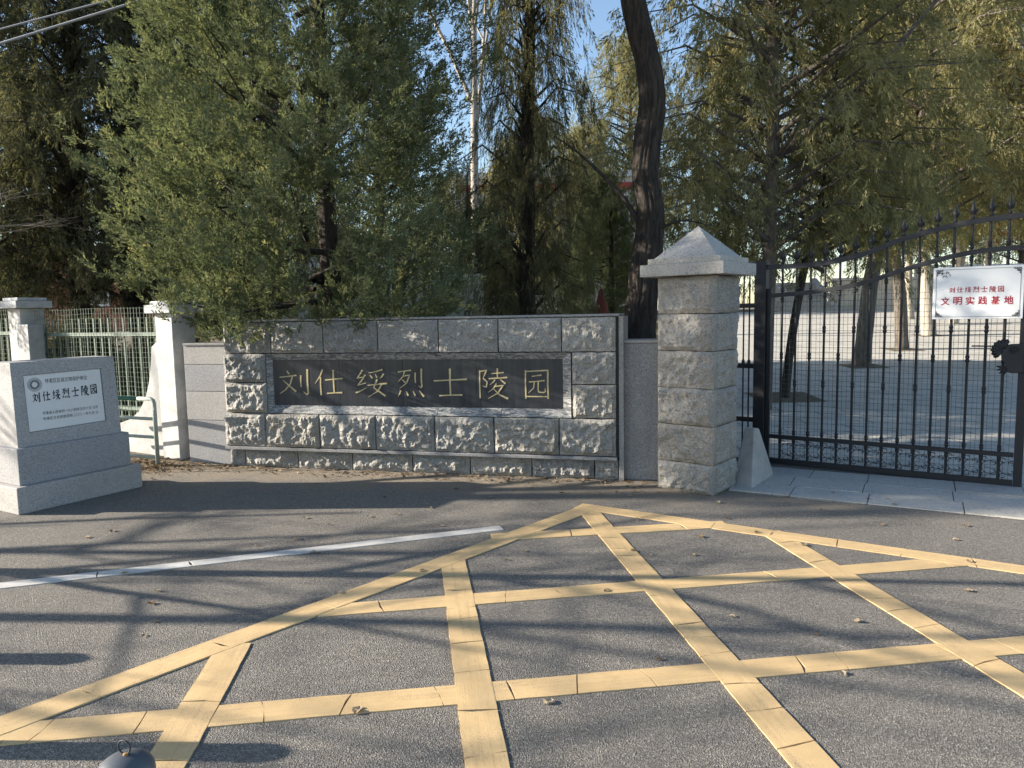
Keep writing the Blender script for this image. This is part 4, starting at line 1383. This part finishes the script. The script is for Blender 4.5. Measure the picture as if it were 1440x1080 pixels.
# bare deciduous trees
def bare(seed, base, h, r0, levels=4, up=.75, spread=.6, nb=(3, 5), trunk_frac=.45, droop=0, first=None, wob=1.0):
    r = random.Random(seed)
    mb = MB()
    def grow(p, d, l, rad, lev):
        pts = [p]
        n = 5 if lev == 0 else 4
        dd = d.copy()
        for i in range(n):
            dd = (dd + Vector((r.gauss(0, .09), r.gauss(0, .09), r.gauss(0, .06) + .04 * up - droop * lev * .05)) * (wob if lev == 0 else 1)).normalized()
            pts.append(pts[-1] + dd * (l / n))
        rr = [rad * (1 - .62 * i / n) for i in range(n + 1)]
        mb.tube(pts, rr, 9 if lev == 0 else (5 if lev < 3 else 3), lev == 0)
        if lev >= levels:
            return
        k = r.randint(*nb) + (3 if lev == 0 else 0)
        for i in range(k):
            t = r.uniform(trunk_frac if lev == 0 else .25, 1.0)
            j = min(n - 1, int(t * n))
            q = pts[j].lerp(pts[j + 1], t * n - j)
            a = r.uniform(0, 6.283)
            side = Vector((math.cos(a), math.sin(a), 0))
            nd = (dd * up + side * spread * r.uniform(.7, 1.4) + Vector((0, 0, r.uniform(-.1, .3) - droop))).normalized()
            grow(q, nd, l * r.uniform(.45, .68), rr[j] * r.uniform(.45, .65), lev + 1)
    grow(Vector((0, 0, 0)), (first or Vector((0, 0, 1))).normalized(), h * .62, r0, 0)
    return mb
def bare_tree(name, label, base, mb, mat):
    t = thing(name, label, 'tree', base)
    mb.obj('trunk_and_branches', mat, t, True)
    return t
bare_tree('bare_poplar', 'pale bare poplar against the blue sky behind the juniper', (-1.0, 22, .7), bare(4, 0, 21, .155, 4, .95, .45, (4, 6), .3, 0, None, .12), 'bark_pale')
bare_tree('bare_tree', 'leafless tree whose thin twigs enter at the left edge', (-6.9, 6.3, 0), bare(9, 0, 7.2, .11, 5, .6, .75, (3, 4), .3, .1), 'bark_twig')
bare_tree('bare_tree', 'leafless roadside tree out of view casting streaky shadows on the road', (-9.5, 4.0, 0), bare(15, 0, 6.5, .10, 5, .6, .8, (3, 4), .28, .1), 'bark_twig')
bare_tree('bare_tree', 'leafless roadside tree out of view behind the bollards', (-14.0, 2.4, 0), bare(23, 0, 7.0, .12, 5, .6, .8, (3, 4), .28, .1), 'bark_twig')

bare_tree('bare_tree', 'leafless roadside tree out of view left of the stele', (-11.0, 5.2, 0), bare(37, 0, 6.4, .10, 5, .55, .85, (3, 5), .25, .1), 'bark_twig')

bare_tree('bare_tree', 'small leafless tree just out of view left of the white line', (-5.7, 4.45, 0), bare(41, 0, 5.2, .075, 5, .5, .85, (3, 5), .25, .1), 'bark_twig')

# ---------------------------------------------------------------- background: plaza end wall, stairs, buildings, notice board
bw = thing('terrace_wall', 'pale stone block terrace wall at the far end of the plaza', 'wall', (14.9, 33.6, slope(33.6)))
MB().box(.02, 15, .05, .5, -.1, 1.36).obj('core', 'mortar', bw)
blk = [MB().box(.006, .644 if v == 0 else .52, -.01 * v, .1, .006, .444, .008).mesh('block') for v in range(2)]
for me_ in blk:
    me_.materials.append(M['stone_pale'])
for c in range(3):
    for i in range(23):
        mesh_obj('block', blk[0], None, bw, (i * .65 - (.3 if c % 2 else 0), rnd.uniform(-.006, .006), c * .45))
MB().box(-.1, 15, -.05, .55, 1.36, 1.47, .01).obj('coping', 'plaster', bw)
bl = thing('balustrade', 'white balustrade along the top of the terrace wall', 'balustrade', (18.6, 33.8, slope(33.6) + 1.47))
MB().box(0, 11, 0, .2, .42, .52).obj('rail', 'plaster', bl)
po = MB().box(-.1, .1, 0, .2, 0, .42).mesh('baluster_panel')
po.materials.append(M['plaster'])
for i in range(14):
    mesh_obj('baluster', po, None, bl, (i * .8 + .12, 0, 0))
stt = thing('stairway', 'concrete stairway with sloping handrails at the back of the plaza', 'stairs', (12.4, 33.0, slope(33) - .05))
for i in range(9):
    MB().box(0, 2.2, i * .3, 3.0, i * .16, (i + 1) * .16).obj('step', 'concrete', stt)
cheek = MB()
cheek.prism([(2.2, -.4, -.1), (2.2, 2.8, -.1), (2.2, 2.8, 1.65), (2.2, -.1, .12)], (.28, 0, 0)).obj('cheek_wall', 'concrete', stt)
for x in (.05, 2.34):
    hr = MB()
    hr.tube([(x, -.2, .95), (x, 2.7, 2.45)], .03, 6).tube([(x, -.2, .5), (x, 2.7, 2.0)], .022, 6)
    for q in range(5):
        hr.tube([(x, -.2 + q * .72, .0 + q * .36), (x, -.2 + q * .72, .97 + q * .37)], .025, 6)
    hr.obj('handrail', 'metal_box', stt)
for i, (x, y) in enumerate([(6.79, 14.1), (4.03, 10.75), (9.03, 16.9), (11.6, 20.3)]):
    z = slope(y) + .012
    s = MB()
    n = .36 if i != 1 else .45
    s.v = [(x - n, y - n, slope(y - n) + .012), (x + n, y - n, slope(y - n) + .012), (x + n, y + n, slope(y + n) + .012), (x - n, y + n, slope(y + n) + .012)]
    s.f = [(0, 1, 2, 3)]
    struct(s.obj('tree_pit', 'soil'))

def building(name, label, loc, w, d, h, mat, floors, nwin, band=None, rot=0):
    t = thing(name, label, 'building', loc, rot)
    MB().box(0, w, 0, d, -.5, h).obj('wall', mat, t)
    MB().box(-.2, w + .2, -.2, d + .2, h, h + .3).obj('roof', 'frame_white' if band else 'brick_red', t)
    fh = h / floors
    for f_ in range(floors):
        for i in range(nwin):
            x = w * (i + .5) / nwin
            fr = MB().box(x - .75, x + .75, -.06, -.005, f_ * fh + .95, f_ * fh + 2.5).obj('window', 'frame_white', t)
            for sx in (-.35, .35):
                MB().box(x + sx - .31, x + sx + .31, -.075, -.062, f_ * fh + 1.03, f_ * fh + 2.42).obj('pane', 'window_glass', fr)
        if band:
            MB().box(-.02, w + .02, -.12, -.004, f_ * fh + 2.75, f_ * fh + 3.05).obj('band', band, t)
building('park_building', 'white two storey building with red bands glimpsed behind the trees', (-2.5, 36, 1.3), 9.5, 8, 6.6, 'wall_white', 2, 4, 'paint_red')
building('brick_house', 'low red brick house glimpsed behind the left fence', (-24, 29, 1.1), 12, 7, 3.0, 'brick_red', 1, 4)
building('brick_house', 'grey rendered house far behind the juniper trunk', (-12, 33, 1.2), 8, 7, 3.4, 'concrete', 1, 3)

nb_ = thing('notice_board', 'pale framed notice board standing behind the name wall', 'notice board', (-1.5, 11, .2))
MB().box(.04, 1.06, -.03, .0, .55, 1.86).obj('panel', 'board_face', nb_)
for a, b, c, d in ((0, .04, .0, 1.9), (1.06, 1.1, .0, 1.9), (.04, 1.06, .49, .55), (.04, 1.06, 1.86, 1.9)):
    MB().box(a, b, -.06, .03, c, d).obj('frame', 'frame_white', nb_)
wr = MB().lathe([(.26, 0), (.24, .4), (.17, .9), (.11, 1.3), (.03, 1.62)], 12).obj('wrapped_shrub', 'cloth_red', None, True, (1.48, 12, .25))
tag(wr, 'dark red cloth wrapped round a small shrub behind the wall', 'shrub')

# ---------------------------------------------------------------- dry leaves
def leaf_mesh(seed):
    r = random.Random(seed)
    V = []
    n = 7
    for i in range(n + 1):
        t = i / n
        w = .36 * math.sin(math.pi * min(1, t * .96 + .04)) ** .8
        curl = .25 * math.sin(t * 3.1) + .12 * r.uniform(-1, 1)
        V += [(-w + .04 * r.uniform(-1, 1), t - .5, curl + .18 + .15 * r.uniform(-1, 1)), (0, t - .5, curl * .5), (w + .04 * r.uniform(-1, 1), t - .5, curl + .16 + .15 * r.uniform(-1, 1))]
    F = []
    for i in range(n):
        a = i * 3
        F += [(a, a + 1, a + 4, a + 3), (a + 1, a + 2, a + 5, a + 4)]
    mz = min(v[2] for v in V)
    V = [(x, y, z - mz) for x, y, z in V]
    me = bpy.data.meshes.new('leaf')
    me.from_pydata(V, [], F)
    at_ = me.attributes.new('tint', 'FLOAT', 'POINT')
    tt = r.uniform(.2, 1)
    at_.data.foreach_set('value', [tt] * len(V))
    me.materials.append(M['leaf_litter'])
    me.polygons.foreach_set('use_smooth', [True] * len(F))
    me.update()
    return me
LV = [leaf_mesh(i) for i in range(8)]
spots = [(-1.95, 3.78), (.85, 4.42), (1.1, 4.4), (.12, 2.72), (.75, 4.5), (1.85, 4.55), (2.55, 4.95), (1.9, 5.2), (2.3, 5.35), (.9, 5.2), (-.12, 2.2), (2.85, 4.6), (3.1, 4.9), (2.2, 5.75), (2.6, 5.85), (2.9, 5.45), (.62, 3.05), (1.65, 3.4), (2.4, 3.75), (-1.1, 5.4), (-.9, 5.45), (-3.0, 5.0), (-.2, 5.9), (.15, 5.8), (.4, 6.0), (.7, 5.95), (1.05, 6.05), (.95, 5.85), (1.2, 5.95), (-1.0, 6.25), (-1.5, 6.3), (-1.8, 6.5), (-.5, 6.2), (2.1, 5.6), (-.55, 4.2), (1.35, 2.9)]
for _ in range(34):
    y_ = 2.3 + 3.7 * rnd.random() ** .6
    spots.append((rnd.uniform(-.62, .66) * y_, y_))
for i, (x, y) in enumerate(spots):
    o = mesh_obj('fallen_leaf', LV[i % 8], None, None, (x, y, .004 if y < 5.3 else .006), rnd.uniform(0, 6.28))
    s = rnd.uniform(.028, .052)
    o.scale = (s, s, s * .45)
    tag(o, 'small curled dry leaf lying on the asphalt or paving', 'leaf', 'dry leaves scattered on the ground')

def litter(name, label, n, fn, seed):
    r = np.random.default_rng(seed)
    q = np.array([(-.5, 0, 0), (0, .28, .12), (.5, 0, .05), (0, -.28, .12)])
    P = np.array([fn(r) for _ in range(n)])
    Dv = r.normal(size=(n, 3)) * np.array([.35, .35, .1]) + np.array([0, 0, 1])
    tmpl = [(np.array([(-.5, 0, .0), (0, .26, .14), (.5, 0, .04), (0, -.26, .12)]), np.array([(0, 1, 2, 3)]))]
    S = r.uniform(.02, .06, n)
    me = scatter(name, P, Dv, S, tmpl, r, r.uniform(0, 1, n))
    o = mesh_obj(name, me, 'leaf_litter')
    o['label'] = label
    o['category'] = 'leaf litter'
    o['kind'] = 'stuff'
def lf_wall(r):
    u = r.uniform(-.5, 4.2)
    d = abs(r.normal(0, .16)) + .03
    p = WO + WU * u + WN * d
    return (p.x, p.y, .004 + r.uniform(0, .006))
litter('leaf_litter', 'thin line of dry leaf crumbs along the foot of the wall', 420, lf_wall, 4)
def lf_left(r):
    return (r.normal(-3.85, .35), min(7.95, r.normal(7.45, .28)), .004 + abs(r.normal(0, .02)))
litter('leaf_litter', 'brown leaf litter under the pipe railing behind the stele', 900, lf_left, 5)
